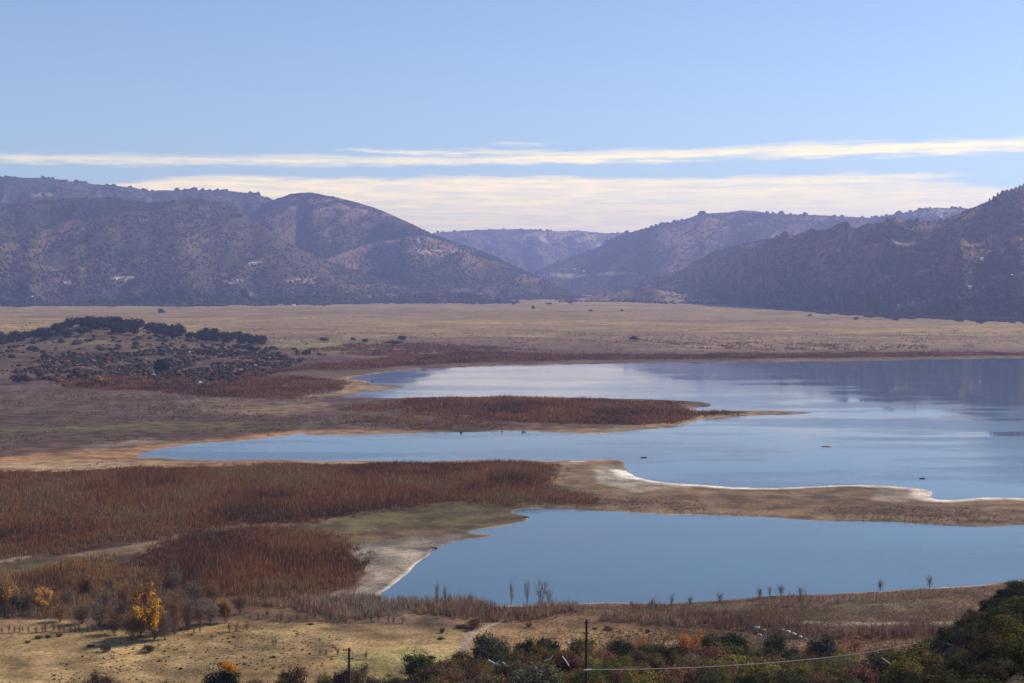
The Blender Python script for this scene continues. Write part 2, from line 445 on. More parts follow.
def paint(u, v, x, y, sd):
    """land colour for picture-frame zones that were traced from the photograph and lie on the ground as real zones"""
    ju = u + 14 * fbm(x / 18, y / 40, 51, 4); jv = v + 4.0 * fbm(x / 30, y / 60, 52, 4) * np.clip((v - 290) / 120, .3, 1.5)

    def zone(poly, feather=3.0, vs=3.0):
        P = np.array(poly, float); P[:, 1] *= vs
        lo, hi = P.min(0) - 40, P.max(0) + 40
        out = np.zeros(u.shape)
        s = (ju > lo[0]) & (ju < hi[0]) & (jv * vs > lo[1]) & (jv * vs < hi[1])
        if s.any(): out[s] = 1 - sstep(poly_sd(ju[s], jv[s] * vs, P), -feather, feather)
        return out
    c = np.empty(u.shape + (3,)); c[:] = BROWN

    def over(w, col):
        c[:] = c * (1 - w[..., None]) + col * w[..., None]
    over(1 - sstep(jv, 352, 366), PURPLE * .55 + DRY * .45)
    over((1 - sstep(jv, 326, 344)), DRY * np.array([1.0, .99, .74]))
    # grazing streaks on the far plain
    st = fbm(x / 900 + 3, y / 330, 61, 4); over(sstep(st, -.02, .12) * (1 - sstep(v, 356, 366)) * .35, PURPLE * 1.2)
    st = fbm(x / 700 + 8, y / 260, 62, 4); over(sstep(st, .04, .16) * (1 - sstep(v, 350, 360)) * .75, GREEN * .75 + DRY * .5)
    st = fbm(x / 420 + 21, y / 210, 70, 5); over(sstep(st, .02, .12) * sstep(v, 304, 318) * (1 - sstep(v, 356, 366)) * .6, np.array([.125, .075, .05]) * 1.15)
    over(zone([(225, 372), (260, 356), (330, 349), (440, 346), (580, 348), (700, 351), (1040, 350), (1040, 357), (700, 360), (500, 364), (360, 370)], 6) * .75, DARKB * 1.5)
    over(zone([(235, 350), (330, 338), (430, 340), (350, 352), (300, 356), (250, 358)], 6) * .8, GREEN * .8 + DRY * .35)
    over(zone([(360, 338), (640, 341), (700, 347), (560, 349), (430, 347), (350, 344)], 8) * .55, BROWN)
    over(zone([(-40, 352), (20, 342), (70, 326), (120, 325), (200, 337), (270, 346), (330, 354), (310, 370), (230, 378), (80, 380), (10, 374), (-40, 362)], 7) * (.55 + .9 * np.clip(fbm(x / 40, y / 70, 69, 4) + .25, 0, .5)), BROWN * .62)
    # reddish-brown flats left of the lake
    over(zone([(-60, 378), (340, 384), (430, 400), (520, 428), (300, 432), (100, 440), (-60, 460)], 6), PURPLE * .82)
    st = fbm(x / 160 + 5, y / 90, 63, 4); over(sstep(st, .0, .13) * zone([(-60, 384), (340, 388), (400, 430), (-60, 465)], 8) * .75, DARKB * 1.25)
    over(zone([(-40, 428), (60, 426), (160, 421), (330, 424), (300, 430), (200, 432), (100, 432), (-40, 433)], 5) * (.35 + .9 * np.clip(fbm(x / 60, y / 60, 66, 4) + .3, 0, .6)), GREEN * .7)
    over(zone([(180, 400), (300, 397), (330, 406), (280, 416), (200, 412)], 8) * .6, TAN * .8)
    # bare ochre drawdown shore round the channel tip
    over(zone([(-60, 460), (60, 452), (140, 446), (240, 437), (300, 430), (420, 431), (640, 458), (600, 465), (300, 464), (150, 469), (-60, 476)], 4), ORANGE)
    over(zone([(-60, 468), (60, 460), (120, 459), (200, 463), (120, 469), (-60, 477)], 4) * .8, TAN * 1.2)
    over(zone([(80, 446), (150, 438), (170, 440), (110, 449), (80, 451)], 4) * .4, SAND * .6)
    over(zone(T_PEN_LEFT, 5), BROWN * .62 + PURPLE * .1)
    over(zone([(670, 408), (720, 409), (830, 410), (830, 414), (720, 419), (680, 426), (600, 434), (480, 432), (560, 429), (640, 425)], 3), TAN * .95)
    over(zone([(330, 380), (350, 376), (420, 368), (420, 372), (360, 385), (410, 386), (350, 394), (320, 399), (300, 396), (330, 388)], 3) * .9, TAN * .9)
    # main spit
    over(zone([(545, 464), (640, 460), (650, 480), (720, 485), (1100, 480), (1100, 530), (900, 523), (700, 516), (600, 512), (500, 506), (560, 490)], 3), TAN * .55 + BROWN * .25)
    over(zone([(560, 488), (640, 496), (760, 497), (880, 500), (1000, 510), (1100, 512), (1100, 524), (930, 519), (800, 512), (650, 508), (580, 503)], 7) * .8, BROWN * .85 + DARKB * .25)
    over(zone([(590, 466), (622, 466), (640, 481), (690, 488), (640, 492), (600, 483)], 4), SAND * .62)
    over(zone([(880, 489), (935, 490), (930, 497), (1024, 498), (900, 503), (870, 500)], 5) * .6, SAND * .7)
    # olive green spit and mud flats by the near water
    over(zone([(300, 525), (360, 514), (450, 504), (540, 506), (540, 522), (480, 534), (400, 540), (330, 548), (300, 545)], 5), GREEN * .48 + BROWN * .36)
    st = fbm(x / 22, y / 16, 64, 4)
    over(sstep(st, -.02, .1) * zone([(330, 527), (400, 520), (510, 521), (480, 532), (360, 542)], 5) * .7, BROWN)
    over(zone([(340, 545), (400, 538), (500, 533), (470, 541), (430, 553), (398, 582), (385, 600), (300, 606), (345, 590), (372, 570)], 3), MUD * .68)
    over(sstep(st, .0, .08) * zone([(350, 548), (430, 540), (395, 582), (330, 600)], 4) * .55, SAND * .72)
    over(zone(T_MAIN, 3), DARKB); over(zone(T_LOW, 3), DARKB * 1.1); over(zone(T_PEN, 2), DARKB); over(zone(T_FAR, 3), DARKB * 1.2); over(zone(T_FARLEFT, 4), DARKB * 1.35)
    over(zone(T_MIX, 4), BROWN * .8)
    over(zone([(-60, 575), (30, 560), (70, 561), (30, 574), (-60, 590)], 4), GREEN * .45 + BROWN * .35)
    over(zone([(-60, 566), (0, 559), (50, 552), (52, 554), (0, 562), (-60, 570)], 2), SAND * .45)
    over(zone([(150, 541), (175, 535), (220, 529), (226, 532), (190, 538), (150, 549), (110, 556), (60, 556)], 3), TAN * .9)
    over(zone([(268, 600), (300, 604), (340, 598), (340, 600), (300, 607), (268, 604)], 2), SAND * .7)
    # near shore and the straw meadow
    over(zone([(560, 604), (1100, 570), (1100, 700), (500, 700), (430, 640)], 6), BROWN * 1.05)
    over(zone([(640, 618), (760, 617), (870, 623), (960, 621), (960, 624), (870, 626.5), (760, 621), (640, 621)], 1.5), SAND * .62)
    over(zone([(560, 606), (640, 606), (740, 602), (860, 600), (980, 592), (900, 612), (760, 612), (600, 611)], 4) * .6, OLIVE * 1.3)
    mead = zone([(-80, 622), (60, 620), (110, 630), (180, 628), (230, 620), (300, 622), (420, 628), (500, 630), (640, 628), (690, 636), (640, 660), (560, 700), (-80, 700)], 6)
    over(mead, DRY * .98)
    st = fbm(x / 30, y / 14, 65, 4); over(sstep(st, -.03, .12) * mead * sstep(-v, -645, -625) * .75, BROWN * 1.1)
    over(zone([(330, 655), (400, 648), (470, 655), (440, 672), (340, 678)], 8) * .6, np.array([.27, .24, .09]))
    over(zone([(450, 618), (640, 616), (690, 636), (560, 660), (480, 650)], 6) * .55, ORANGE * .85)
    over(zone([(505, 618), (518, 616), (490, 628), (474, 637), (466, 650), (458, 656), (455, 648), (470, 632)], 2.5) * .8, SAND * .6)
    over(zone([(760, 645), (860, 637), (940, 638), (930, 650), (840, 655)], 4) * .7, ORANGE * .9)
    # hillside under the brush
    over(sstep(-y, -262, -245) * (1 - .6 * sstep(u, 880, 960)), OLIVE * .95)
    # pale mineral rim the falling water leaves, and the wet edge below it
    lakeup = zone([(560, 455), (660, 478), (720, 482), (850, 480), (900, 482), (950, 492), (1100, 492), (1100, 508), (930, 506), (860, 492), (700, 494), (640, 488), (600, 476)], 3)
    wide = (1.1 + 6.0 * lakeup) * (.5 + 1.6 * np.clip(fbm(x / 35, y / 35, 67, 3) + .4, 0, .8))
    pale = zone([(380, 606), (384, 590), (410, 562), (440, 546), (446, 550), (420, 572), (404, 592), (396, 606)], 3)
    over((1 - sstep(sd, wide * .45, wide * 1.1)) * np.clip(0.12 + 0.75 * lakeup + .5 * pale + .6 * (fbm(x / 50, y / 50, 68, 3)), 0, .92), RIM)
    return c


def build_ground():
    vr = np.arange(690, 296, -0.62)
    rows = np.concatenate([np.linspace(0.5, 268, 190), on_plane(512, vr)[1]])
    far_end = rows[-1]
    rows = np.sort(np.concatenate([rows[(rows < 2600)], np.geomspace(2620, 14500, 260)]))
    cols = np.concatenate([np.linspace(-700, -60, 34)[:-1], np.arange(-60, 1085, 1.35), np.linspace(1085, 1760, 34)])
    U, Y = np.meshgrid(cols, rows); X = (U - 512) / F * Y / math.cos(PITCH)
    x, y = X.ravel(), Y.ravel()
    sd = shore_sd(x, y); z = ground_z(x, y, sd)
    u, v = to_pix(x, y, z)
    c = paint(u, v, x, y, sd)
    nr, nc = U.shape
    i = np.arange(nr * nc).reshape(nr, nc)
    quads = np.stack([i[:-1, :-1], i[:-1, 1:], i[1:, 1:], i[1:, :-1]], -1)
    me = new_mesh('ground', np.stack([x, y, z], 1), 4, quads, [M_GROUND], True, c)
    tag(link('ground', me), kind='structure')


build_ground()

wx0, wx1, wy0, wy1 = -520, 1900, 300, 1900
wm = new_mesh('lake', [(wx0, wy0, 0), (wx1, wy0, 0), (wx1, wy1, 0), (wx0, wy1, 0)], 4, [0, 1, 2, 3], [M_WATER])
tag(link('lake', wm), kind='structure')

# ------------------------------------------------------------------ hills
WOODS_V, WOODS_F, WOODS_C = [], [], []
ICO_V = None


def ico():
    global ICO_V, ICO_F
    p = (1 + 5 ** .5) / 2
    ICO_V = np.array([(-1, p, 0), (1, p, 0), (-1, -p, 0), (1, -p, 0), (0, -1, p), (0, 1, p), (0, -1, -p), (0, 1, -p), (p, 0, -1), (p, 0, 1), (-p, 0, -1), (-p, 0, 1)]) / 1.9
    ICO_F = np.array([(0, 11, 5), (0, 5, 1), (0, 1, 7), (0, 7, 10), (0, 10, 11), (1, 5, 9), (5, 11, 4), (11, 10, 2), (10, 7, 6), (7, 1, 8), (3, 9, 4), (3, 4, 2), (3, 2, 6), (3, 6, 8), (3, 8, 9), (4, 9, 5), (2, 4, 11), (6, 2, 10), (8, 6, 7), (9, 8, 1)])


ico()


def clumps(pts, size, cols, squash=0.8):
    """many rough tree-sized clumps as arrays"""
    n = len(pts); s = np.asarray(size).reshape(-1, 1, 1)
    v = ICO_V[None] * (1 + 0.5 * (RNG.random((n, 12, 1)) - .5)) * s
    a = RNG.random(n) * 6.28; ca, sa = np.cos(a)[:, None], np.sin(a)[:, None]
    v = np.stack([v[..., 0] * ca - v[..., 1] * sa, v[..., 0] * sa + v[..., 1] * ca, v[..., 2] * squash], -1)
    v = v + pts[:, None, :]
    f = ICO_F[None] + (np.arange(n) * 12)[:, None, None]
    return v.reshape(-1, 3), f.reshape(-1, 3), np.repeat(cols, 12, 0)


def hill(crest, foot_v, depth, seed, spur=(350, .25, 60), ground_col=(0.13, .095, .07), ntree=9000, tsize=(5, 9), back=900, light=(), rk=1.0, foot_trees=0, crest_trees=0, umin=None, umax=None, foot_y=None):
    cu = [c[0] for c in crest]; cv = [c[1] for c in crest]
    umin = cu[0] if umin is None else umin; umax = cu[-1] if umax is None else umax
    us = np.unique(np.concatenate([np.arange(max(umin, -60), min(umax, 1084), 2.0), np.arange(umin, umax + 1, 12.0)]))
    ts = np.concatenate([np.linspace(-0.08, 1, 130), np.linspace(1.02, 1.5, 14)])
    U, T = np.meshgrid(us, ts)
    if foot_y is None:
        fv = np.interp(us, [q[0] for q in foot_v], [q[1] for q in foot_v])
        fy = 90.2 / ((fv - 288) / 1400 + .006)
    else: fy = np.interp(us, [q[0] for q in foot_y], [q[1] for q in foot_y])
    dp = np.interp(us, [q[0] for q in depth], [q[1] for q in depth])
    ug = np.linspace(us[0], us[-1], 400); fy = np.interp(us, ug, np.convolve(np.pad(np.interp(ug, us, fy), 15, 'edge'), np.ones(31) / 31, 'valid'))
    wob = 1 + 0.06 * fbm(us / 60.0, us * 0 + seed, seed, 3)
    fy = fy * wob
    cvv = np.interp(us, cu, cv) + 1.3 * fbm(us / 16.0, us * 0, seed + 5, 3)
    cy = fy + dp
    cz = CAMZ + cy * pix_dir(0, cvv)[1]
    Y = fy + (cy - fy) * T; X = (U - 512) / F * Y
    gz = 0.006 * (Y - 1700) + 0.004 * np.maximum(Y - 6000, 0)
    tt = np.clip(T, 0, 1)
    prof = 0.55 * tt ** 1.5 + 0.45 * np.sin(tt * math.pi / 2) ** 1.2
    prof = np.where(T > 1, 1 - 0.9 * ((T - 1) / .5) ** 1.4, prof)
    fz = gz[np.argmin(np.abs(ts))]
    z = fz + (cz - fz) * prof
    rel = np.maximum(cz - fz, 0) * (4 * tt * (1 - tt)) ** .8 * sstep(1 - tt, .0, .35)
    lam, skew, amp = spur
    s = X / lam + skew * (Y - fy) / lam
    r1 = 1 - 2 * np.abs(fbm(s + .6 * fbm(X / 500, Y / 500, seed + 1, 3), Y / (lam * 4), seed + 2, 2) * 2)
    r2 = 1 - 2 * np.abs(fbm(s * 2.7 + 4, Y / (lam * 1.6), seed + 3, 3) * 2)
    r3 = fbm(X / 160, Y / 200, seed + 4, 4)
    z = z + np.minimum(rel, 260) / 260 * (amp * (r1 - .4) + amp * .62 * (r2 - .4) + amp * .5 * r3)
    z = np.where(T < 0, gz - 4 + T * 30, z)
    x, y, z, u, t = X.ravel(), Y.ravel(), z.ravel(), U.ravel(), T.ravel()
    pu, pv = to_pix(x, y, z)
    c = np.empty((len(x), 3)); c[:] = ground_col
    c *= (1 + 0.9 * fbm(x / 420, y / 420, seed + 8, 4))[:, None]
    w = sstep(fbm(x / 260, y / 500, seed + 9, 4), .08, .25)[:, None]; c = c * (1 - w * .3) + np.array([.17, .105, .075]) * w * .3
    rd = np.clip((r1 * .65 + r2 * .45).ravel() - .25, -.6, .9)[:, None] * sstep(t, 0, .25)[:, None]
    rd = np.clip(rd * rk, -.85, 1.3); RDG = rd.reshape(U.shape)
    c = c * (1 + .5 * rd) * (1 + rd * np.array([.14, .02, -.03]))  # bare ridges paler, brushy gullies darker; sunlit spur streaks put into the colour
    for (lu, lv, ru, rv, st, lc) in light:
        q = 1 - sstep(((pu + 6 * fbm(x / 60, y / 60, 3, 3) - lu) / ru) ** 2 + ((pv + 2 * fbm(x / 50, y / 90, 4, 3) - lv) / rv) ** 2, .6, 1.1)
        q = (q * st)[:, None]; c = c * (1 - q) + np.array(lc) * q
    nr, nc = U.shape; i = np.arange(nr * nc).reshape(nr, nc)
    quads = np.stack([i[:-1, :-1], i[:-1, 1:], i[1:, 1:], i[1:, :-1]], -1)
    V = np.stack([x, y, z], 1)
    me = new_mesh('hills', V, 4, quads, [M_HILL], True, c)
    tag(link('hills', me), kind='structure')
    # trees and tall brush on it
    G = V.reshape(nr, nc, 3)
    vis = np.where((us > -40) & (us < 1064))[0]
    def scatter(n, tlo, thi, s0, s1, colr, dens=None):
        if n <= 0 or len(vis) < 3: return
        rr = RNG.uniform(tlo, thi, n); ri = np.interp(rr, ts, np.arange(len(ts)))
        ci = RNG.choice(vis[:-1], n) + RNG.random(n)
        r0 = np.clip(ri.astype(int), 0, nr - 2); c0 = np.clip(ci.astype(int), 0, nc - 2); a = (ri - r0)[:, None]; b = (ci - c0)[:, None]
        p = (G[r0, c0] * (1 - a) + G[r0 + 1, c0] * a) * (1 - b) + (G[r0, c0 + 1] * (1 - a) + G[r0 + 1, c0 + 1] * a) * b
        if dens is not None:
            keep = fbm(p[:, 0] / 120, p[:, 1] / 160, seed + 12, 4) + RNG.uniform(-.16, .16, n) > dens; keep &= RNG.random(n) < np.clip(.80 - .8 * RDG[r0, c0], .15, 1); p = p[keep]
        sz = RNG.uniform(s0, s1, len(p)) * (1 + 0.6 * (RNG.random(len(p)) ** 4))
        p = p + np.stack([0 * sz, 0 * sz, sz * .25], 1)
        cc = np.array(colr) * RNG.uniform(.6, 1.45, (len(p), 1)) * RNG.uniform(.9, 1.1, (len(p), 3))
        v_, f_, c_ = clumps(p, sz, cc)
        WOODS_F.append(f_ + sum(len(q) for q in WOODS_V)); WOODS_V.append(v_); WOODS_C.append(c_)
    scatter(int(ntree * 2.2), .0, .99, tsize[0] * .5, tsize[1] * .58, (.056, .053, .034), -.10)
    scatter(ntree // 2, .0, .8, tsize[0] * .5, tsize[1] * .6, (.09, .062, .042), .0)
    if foot_trees:
        ci = RNG.choice(vis[:-1], foot_trees); ff = fy[ci]; uu = us[ci] + RNG.uniform(-1, 1, foot_trees)
        reach = 60 + 620 * np.clip(fbm(uu / 14., uu * 0 + seed, seed + 30, 4) + .12, 0, .6)
        yy = ff - reach * RNG.random(foot_trees) ** 1.6; xx = (uu - 512) / F * yy
        sz = RNG.uniform(tsize[0] * .6, tsize[1] * .8, foot_trees)
        cc = np.array((.034, .035, .022)) * RNG.uniform(.6, 1.5, (foot_trees, 1))
        v_, f_, c_ = clumps(np.c_[xx, yy, ground_z(xx, yy) + sz * .3], sz, cc)
        WOODS_F.append(f_ + sum(len(q) for q in WOODS_V)); WOODS_V.append(v_); WOODS_C.append(c_)
    scatter(foot_trees, -.01, .07, tsize[0] * 1.1, tsize[1] * 1.2, (.026, .030, .018))
    scatter(crest_trees, .985, 1.01, tsize[0] * .9, tsize[1] * 1.1, (.026, .030, .020), -.05)
    return G, us, ts


PALE = (.42, .34, .26)
# far middle ranges seen through the gap
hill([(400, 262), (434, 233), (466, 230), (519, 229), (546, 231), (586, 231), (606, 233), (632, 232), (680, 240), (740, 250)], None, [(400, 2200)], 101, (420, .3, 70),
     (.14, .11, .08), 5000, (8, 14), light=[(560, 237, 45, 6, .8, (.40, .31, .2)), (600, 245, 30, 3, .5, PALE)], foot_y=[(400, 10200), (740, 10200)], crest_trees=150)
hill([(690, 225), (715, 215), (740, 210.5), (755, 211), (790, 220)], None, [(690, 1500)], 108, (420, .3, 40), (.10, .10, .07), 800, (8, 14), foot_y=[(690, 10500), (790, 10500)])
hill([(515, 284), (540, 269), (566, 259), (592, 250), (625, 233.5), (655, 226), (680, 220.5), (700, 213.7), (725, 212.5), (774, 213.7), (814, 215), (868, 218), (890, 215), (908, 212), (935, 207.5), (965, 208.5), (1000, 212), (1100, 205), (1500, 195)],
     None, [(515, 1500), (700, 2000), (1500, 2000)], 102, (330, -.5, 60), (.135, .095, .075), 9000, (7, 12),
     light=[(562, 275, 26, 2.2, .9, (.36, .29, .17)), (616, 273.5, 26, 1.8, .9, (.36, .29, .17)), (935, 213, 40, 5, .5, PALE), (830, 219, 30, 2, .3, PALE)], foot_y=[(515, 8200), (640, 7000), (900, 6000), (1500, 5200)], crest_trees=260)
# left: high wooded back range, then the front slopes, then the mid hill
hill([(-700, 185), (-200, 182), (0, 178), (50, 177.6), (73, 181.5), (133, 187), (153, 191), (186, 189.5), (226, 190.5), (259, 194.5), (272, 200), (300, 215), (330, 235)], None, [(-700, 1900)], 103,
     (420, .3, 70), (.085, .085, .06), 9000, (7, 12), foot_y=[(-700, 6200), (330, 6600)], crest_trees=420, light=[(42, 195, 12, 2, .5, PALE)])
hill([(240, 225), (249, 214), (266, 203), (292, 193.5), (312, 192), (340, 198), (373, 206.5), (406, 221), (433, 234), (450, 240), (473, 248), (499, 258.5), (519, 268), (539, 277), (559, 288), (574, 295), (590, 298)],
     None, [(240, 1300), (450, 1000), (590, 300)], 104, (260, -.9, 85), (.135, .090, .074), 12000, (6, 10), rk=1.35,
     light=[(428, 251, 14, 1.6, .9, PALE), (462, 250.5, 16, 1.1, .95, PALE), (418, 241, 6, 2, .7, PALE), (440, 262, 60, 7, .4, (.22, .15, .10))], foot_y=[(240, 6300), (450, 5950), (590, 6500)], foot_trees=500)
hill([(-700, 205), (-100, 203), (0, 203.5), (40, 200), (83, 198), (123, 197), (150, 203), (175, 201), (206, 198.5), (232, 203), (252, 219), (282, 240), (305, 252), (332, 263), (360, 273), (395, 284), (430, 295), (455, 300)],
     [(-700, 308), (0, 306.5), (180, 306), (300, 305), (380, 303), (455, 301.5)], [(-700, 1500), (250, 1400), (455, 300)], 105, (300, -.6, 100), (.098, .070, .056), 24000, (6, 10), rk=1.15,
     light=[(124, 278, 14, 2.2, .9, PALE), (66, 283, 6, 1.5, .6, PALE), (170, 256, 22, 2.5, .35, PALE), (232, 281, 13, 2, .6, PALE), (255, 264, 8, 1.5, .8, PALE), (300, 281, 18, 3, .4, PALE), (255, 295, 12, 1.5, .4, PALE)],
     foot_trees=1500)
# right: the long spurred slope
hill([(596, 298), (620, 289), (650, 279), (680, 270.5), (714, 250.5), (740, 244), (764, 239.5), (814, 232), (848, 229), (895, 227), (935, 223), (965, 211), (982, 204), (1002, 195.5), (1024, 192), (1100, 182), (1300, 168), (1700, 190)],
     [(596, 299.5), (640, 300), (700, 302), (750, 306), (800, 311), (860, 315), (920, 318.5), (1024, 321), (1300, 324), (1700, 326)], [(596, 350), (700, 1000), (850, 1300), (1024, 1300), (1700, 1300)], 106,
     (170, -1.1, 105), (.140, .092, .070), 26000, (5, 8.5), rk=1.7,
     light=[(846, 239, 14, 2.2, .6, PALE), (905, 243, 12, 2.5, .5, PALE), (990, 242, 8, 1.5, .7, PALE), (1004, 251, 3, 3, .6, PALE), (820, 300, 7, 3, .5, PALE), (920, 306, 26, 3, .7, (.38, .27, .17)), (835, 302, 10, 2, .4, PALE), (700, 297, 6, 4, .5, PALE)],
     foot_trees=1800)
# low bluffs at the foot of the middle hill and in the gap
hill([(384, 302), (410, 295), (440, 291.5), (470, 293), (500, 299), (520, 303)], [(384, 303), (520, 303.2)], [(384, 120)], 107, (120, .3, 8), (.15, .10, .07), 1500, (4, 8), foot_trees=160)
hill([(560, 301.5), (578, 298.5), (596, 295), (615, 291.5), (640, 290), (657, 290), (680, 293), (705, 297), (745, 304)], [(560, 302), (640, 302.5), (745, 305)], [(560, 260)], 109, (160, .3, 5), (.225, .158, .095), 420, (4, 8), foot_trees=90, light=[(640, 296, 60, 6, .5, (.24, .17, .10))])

wv = np.concatenate(WOODS_V); wf = np.concatenate(WOODS_F); wc = np.concatenate(WOODS_C)
tag(link('hillside_woods', new_mesh('hillside_woods', wv, 3, wf, [M_WOOD], False, wc)), 'dark oak woods and chaparral dotting all the distant hillsides', 'woods', kind='stuff')
del WOODS_V, WOODS_F, WOODS_C

# ------------------------------------------------------------------ thickets: uncountable stems
def stems(poly, density, hgt, wid, per, cols, seed, spread=1.0, name='thicket', label=None, cat='thicket', lean=.25, patch=None, z0=1.0, soft=15.0):
    """bare willow whips and reeds: clumps of thin tapering stems standing on the ground"""
    rng = np.random.default_rng(seed)
    W = world_poly(poly, z0); lo, hi = W.min(0), W.max(0)
    area = (hi[0] - lo[0]) * (hi[1] - lo[1]); n = int(area * density)
    p = rng.uniform(lo, hi, (n, 2))
    sd = poly_sd(p[:, 0] + 14 * fbm(p[:, 0] / 16, p[:, 1] / 26, seed, 4), p[:, 1] + 30 * fbm(p[:, 0] / 24, p[:, 1] / 26, seed + 1, 4), W)
    keep = rng.random(n) < sstep(-sd + soft * .35, -soft * .4, soft) ** 1.5; edge = sstep(-sd, -soft * .3, soft * 1.2)
    p = p[keep]; edge = edge[keep]
    ss = shore_sd(p[:, 0], p[:, 1]); p = p[ss > 0.8]; edge = edge[ss > 0.8]
    hv = fbm(p[:, 0] / 26, p[:, 1] / 40, seed + 2, 4)
    if patch is not None: keep = hv > patch; p, hv, edge = p[keep], hv[keep], edge[keep]
    n = len(p)
    z = ground_z(p[:, 0], p[:, 1])
    ch = hgt * np.clip(1 + 1.7 * hv, .45, 1.7) * rng.uniform(.65, 1.2, n) * (.55 + .45 * edge)
    tone = 1.25 * fbm(p[:, 0] / 30, p[:, 1] / 40, seed + 3, 4) + rng.normal(0, .09, n)
    C = np.array(cols); ti = np.clip((tone + .32) / .64, 0, .999) * (len(C) - 1); i0 = ti.astype(int); fr = (ti - i0)[:, None]
    cc = C[i0] * (1 - fr) + C[np.minimum(i0 + 1, len(C) - 1)] * fr
    # per stem
    P = np.repeat(np.c_[p, z], per, 0); N = len(P)
    rad = np.repeat(ch, per) * .33 * spread * np.sqrt(rng.random(N)); an = rng.uniform(0, 6.283, N)
    off = np.stack([np.cos(an), np.sin(an)], 1)
    base = P.copy(); base[:, :2] += off * (rad * .8)[:, None]; base[:, 2] -= .1
    h = np.repeat(ch, per) * (.3 + .95 * rng.random(N) ** 1.3)
    tip = base.copy(); tip[:, :2] += off * (rad * lean + .05)[:, None] + rng.normal(0, .06, (N, 2)) * h[:, None]; tip[:, 2] += h
    wa = rng.uniform(0, 3.1416, N); wv_ = np.stack([np.cos(wa), np.sin(wa), 0 * wa], 1) * (wid * rng.uniform(.6, 1.4, N))[:, None]
    mid = base * .45 + tip * .55; mid[:, :2] += rng.normal(0, .05, (N, 2)) * h[:, None]
    V = np.stack([base, mid - wv_, mid + wv_, tip], 1).reshape(-1, 3)
    Q = (np.arange(N) * 4)[:, None] + np.array([0, 1, 3, 2])
    sc = 1.75 * np.repeat(cc, per, 0) * rng.uniform(.75, 1.3, (N, 1))
    dead = rng.random(N) < .10; sc[dead] = sc[dead] * .4 + np.array([.21, .165, .12]) * rng.uniform(.6, 1.1, (dead.sum(), 1))
    cols4 = np.repeat(sc, 4, 0)
    o = link(name, new_mesh(name, V, 4, Q, [M_STEM], False, cols4))
    tag(o, label, cat, kind='stuff'); return o


RUST = [(.048, .026, .019), (.082, .034, .018), (.125, .050, .020), (.120, .060, .028), (.120, .076, .038)]
DUSK = [(.045, .026, .022), (.062, .033, .026), (.082, .042, .030), (.085, .052, .040)]
MIXED = [(.07, .035, .02), (.12, .058, .026), (.17, .085, .03), (.11, .075, .045), (.15, .125, .10)]
PALEB = [(.08, .045, .032), (.12, .070, .048), (.16, .10, .068), (.14, .105, .08)]
stems(T_MAIN, .62, 2.5, .060, 20, RUST, 201, spread=2.4, name='willow_thicket', label='broad rust brown willow thicket between the channel and the near lake')
stems(T_LOW, .90, 2.5, .052, 20, RUST, 202, spread=2.4, name='willow_thicket', label='rounded dark russet thicket left of the grey mud flats')
stems(T_MIX, .55, 2.5, .050, 20, MIXED, 203, spread=2.0, name='willow_thicket', label='ragged orange and brown willow scrub behind the straw meadow', patch=-.2, soft=6)
stems(T_PEN, .22, 2.8, .13, 16, RUST[:4], 204, spread=2.4, name='willow_thicket', label='dark red brown thicket on the peninsula in the lake')
stems([(345, 401), (400, 399), (460, 404), (500, 419), (515, 427), (420, 429), (352, 424), (335, 411)], .10, 1.7, .12, 13, RUST[:4], 213, spread=2.6, name='marsh_scrub', label='low patchy brown scrub joining the peninsula thicket to the left shore', cat='scrub', patch=-.06)
stems([(610, 338), (700, 341), (820, 343), (930, 344), (930, 349), (800, 349), (680, 347)], .012, 2.0, .34, 12, RUST[:4], 214, spread=3.0, name='plain_scrub', label='broken russet scrub band on the far plain beyond the lake', cat='scrub', patch=.0, z0=4)
stems([(300, 352), (350, 344), (420, 343), (500, 347), (560, 351), (480, 354), (380, 357)], .03, 2.4, .30, 12, RUST[:4], 215, spread=3.0, name='plain_scrub', label='russet scrub between the green strip and the upper bay', cat='scrub', patch=-.02, z0=3)
stems(T_FAR, .09, 2.6, .24, 13, RUST[:4], 205, spread=3.0, name='willow_thicket', label='thin dark red thicket along the far shore of the lake')
stems(T_FARLEFT, .11, 2.2, .20, 13, RUST[:4], 206, spread=3.0, name='willow_thicket', label='dark maroon thicket below the boulder slope of the knoll')
stems(T_SHORE, .95, 2.9, .045, 18, PALEB, 207, name='reed_bed', label='dense brown reeds and whips fringing the near shore', cat='reeds', patch=-.24, soft=4)
stems(T_SHORE_R, .42, 2.3, .045, 12, PALEB, 208, name='reed_bed', label='sparse low brown whips along the shore on the right', cat='reeds', patch=.0, soft=3)
stems(T_BAND_R, .9, 2.0, .045, 18, PALEB, 209, name='reed_bed', label='pinkish brown reed strip behind the foreground oaks', cat='reeds', patch=-.22, soft=3)
stems([(-40, 386), (120, 392), (330, 396), (500, 428), (300, 431), (60, 446), (-40, 458)], (.05), 1.15, .13, 10, [(.075, .045, .035), (.10, .06, .045), (.13, .085, .06), (.085, .05, .038)], 210, name='marsh_scrub', label='dark patchy marsh scrub on the flats left of the lake', cat='scrub', patch=.0, spread=1.8)
stems([(-40, 322), (260, 330), (420, 334), (1040, 332), (1040, 352), (700, 352), (430, 355), (330, 352), (-40, 352)], (.004), 1.5, .40, 8, [(.08, .05, .038), (.11, .07, .05), (.07, .05, .035)], 211, name='plain_scrub', label='low dark scrub streaking the far grass plain', cat='scrub', patch=.06, spread=2.6, z0=4)
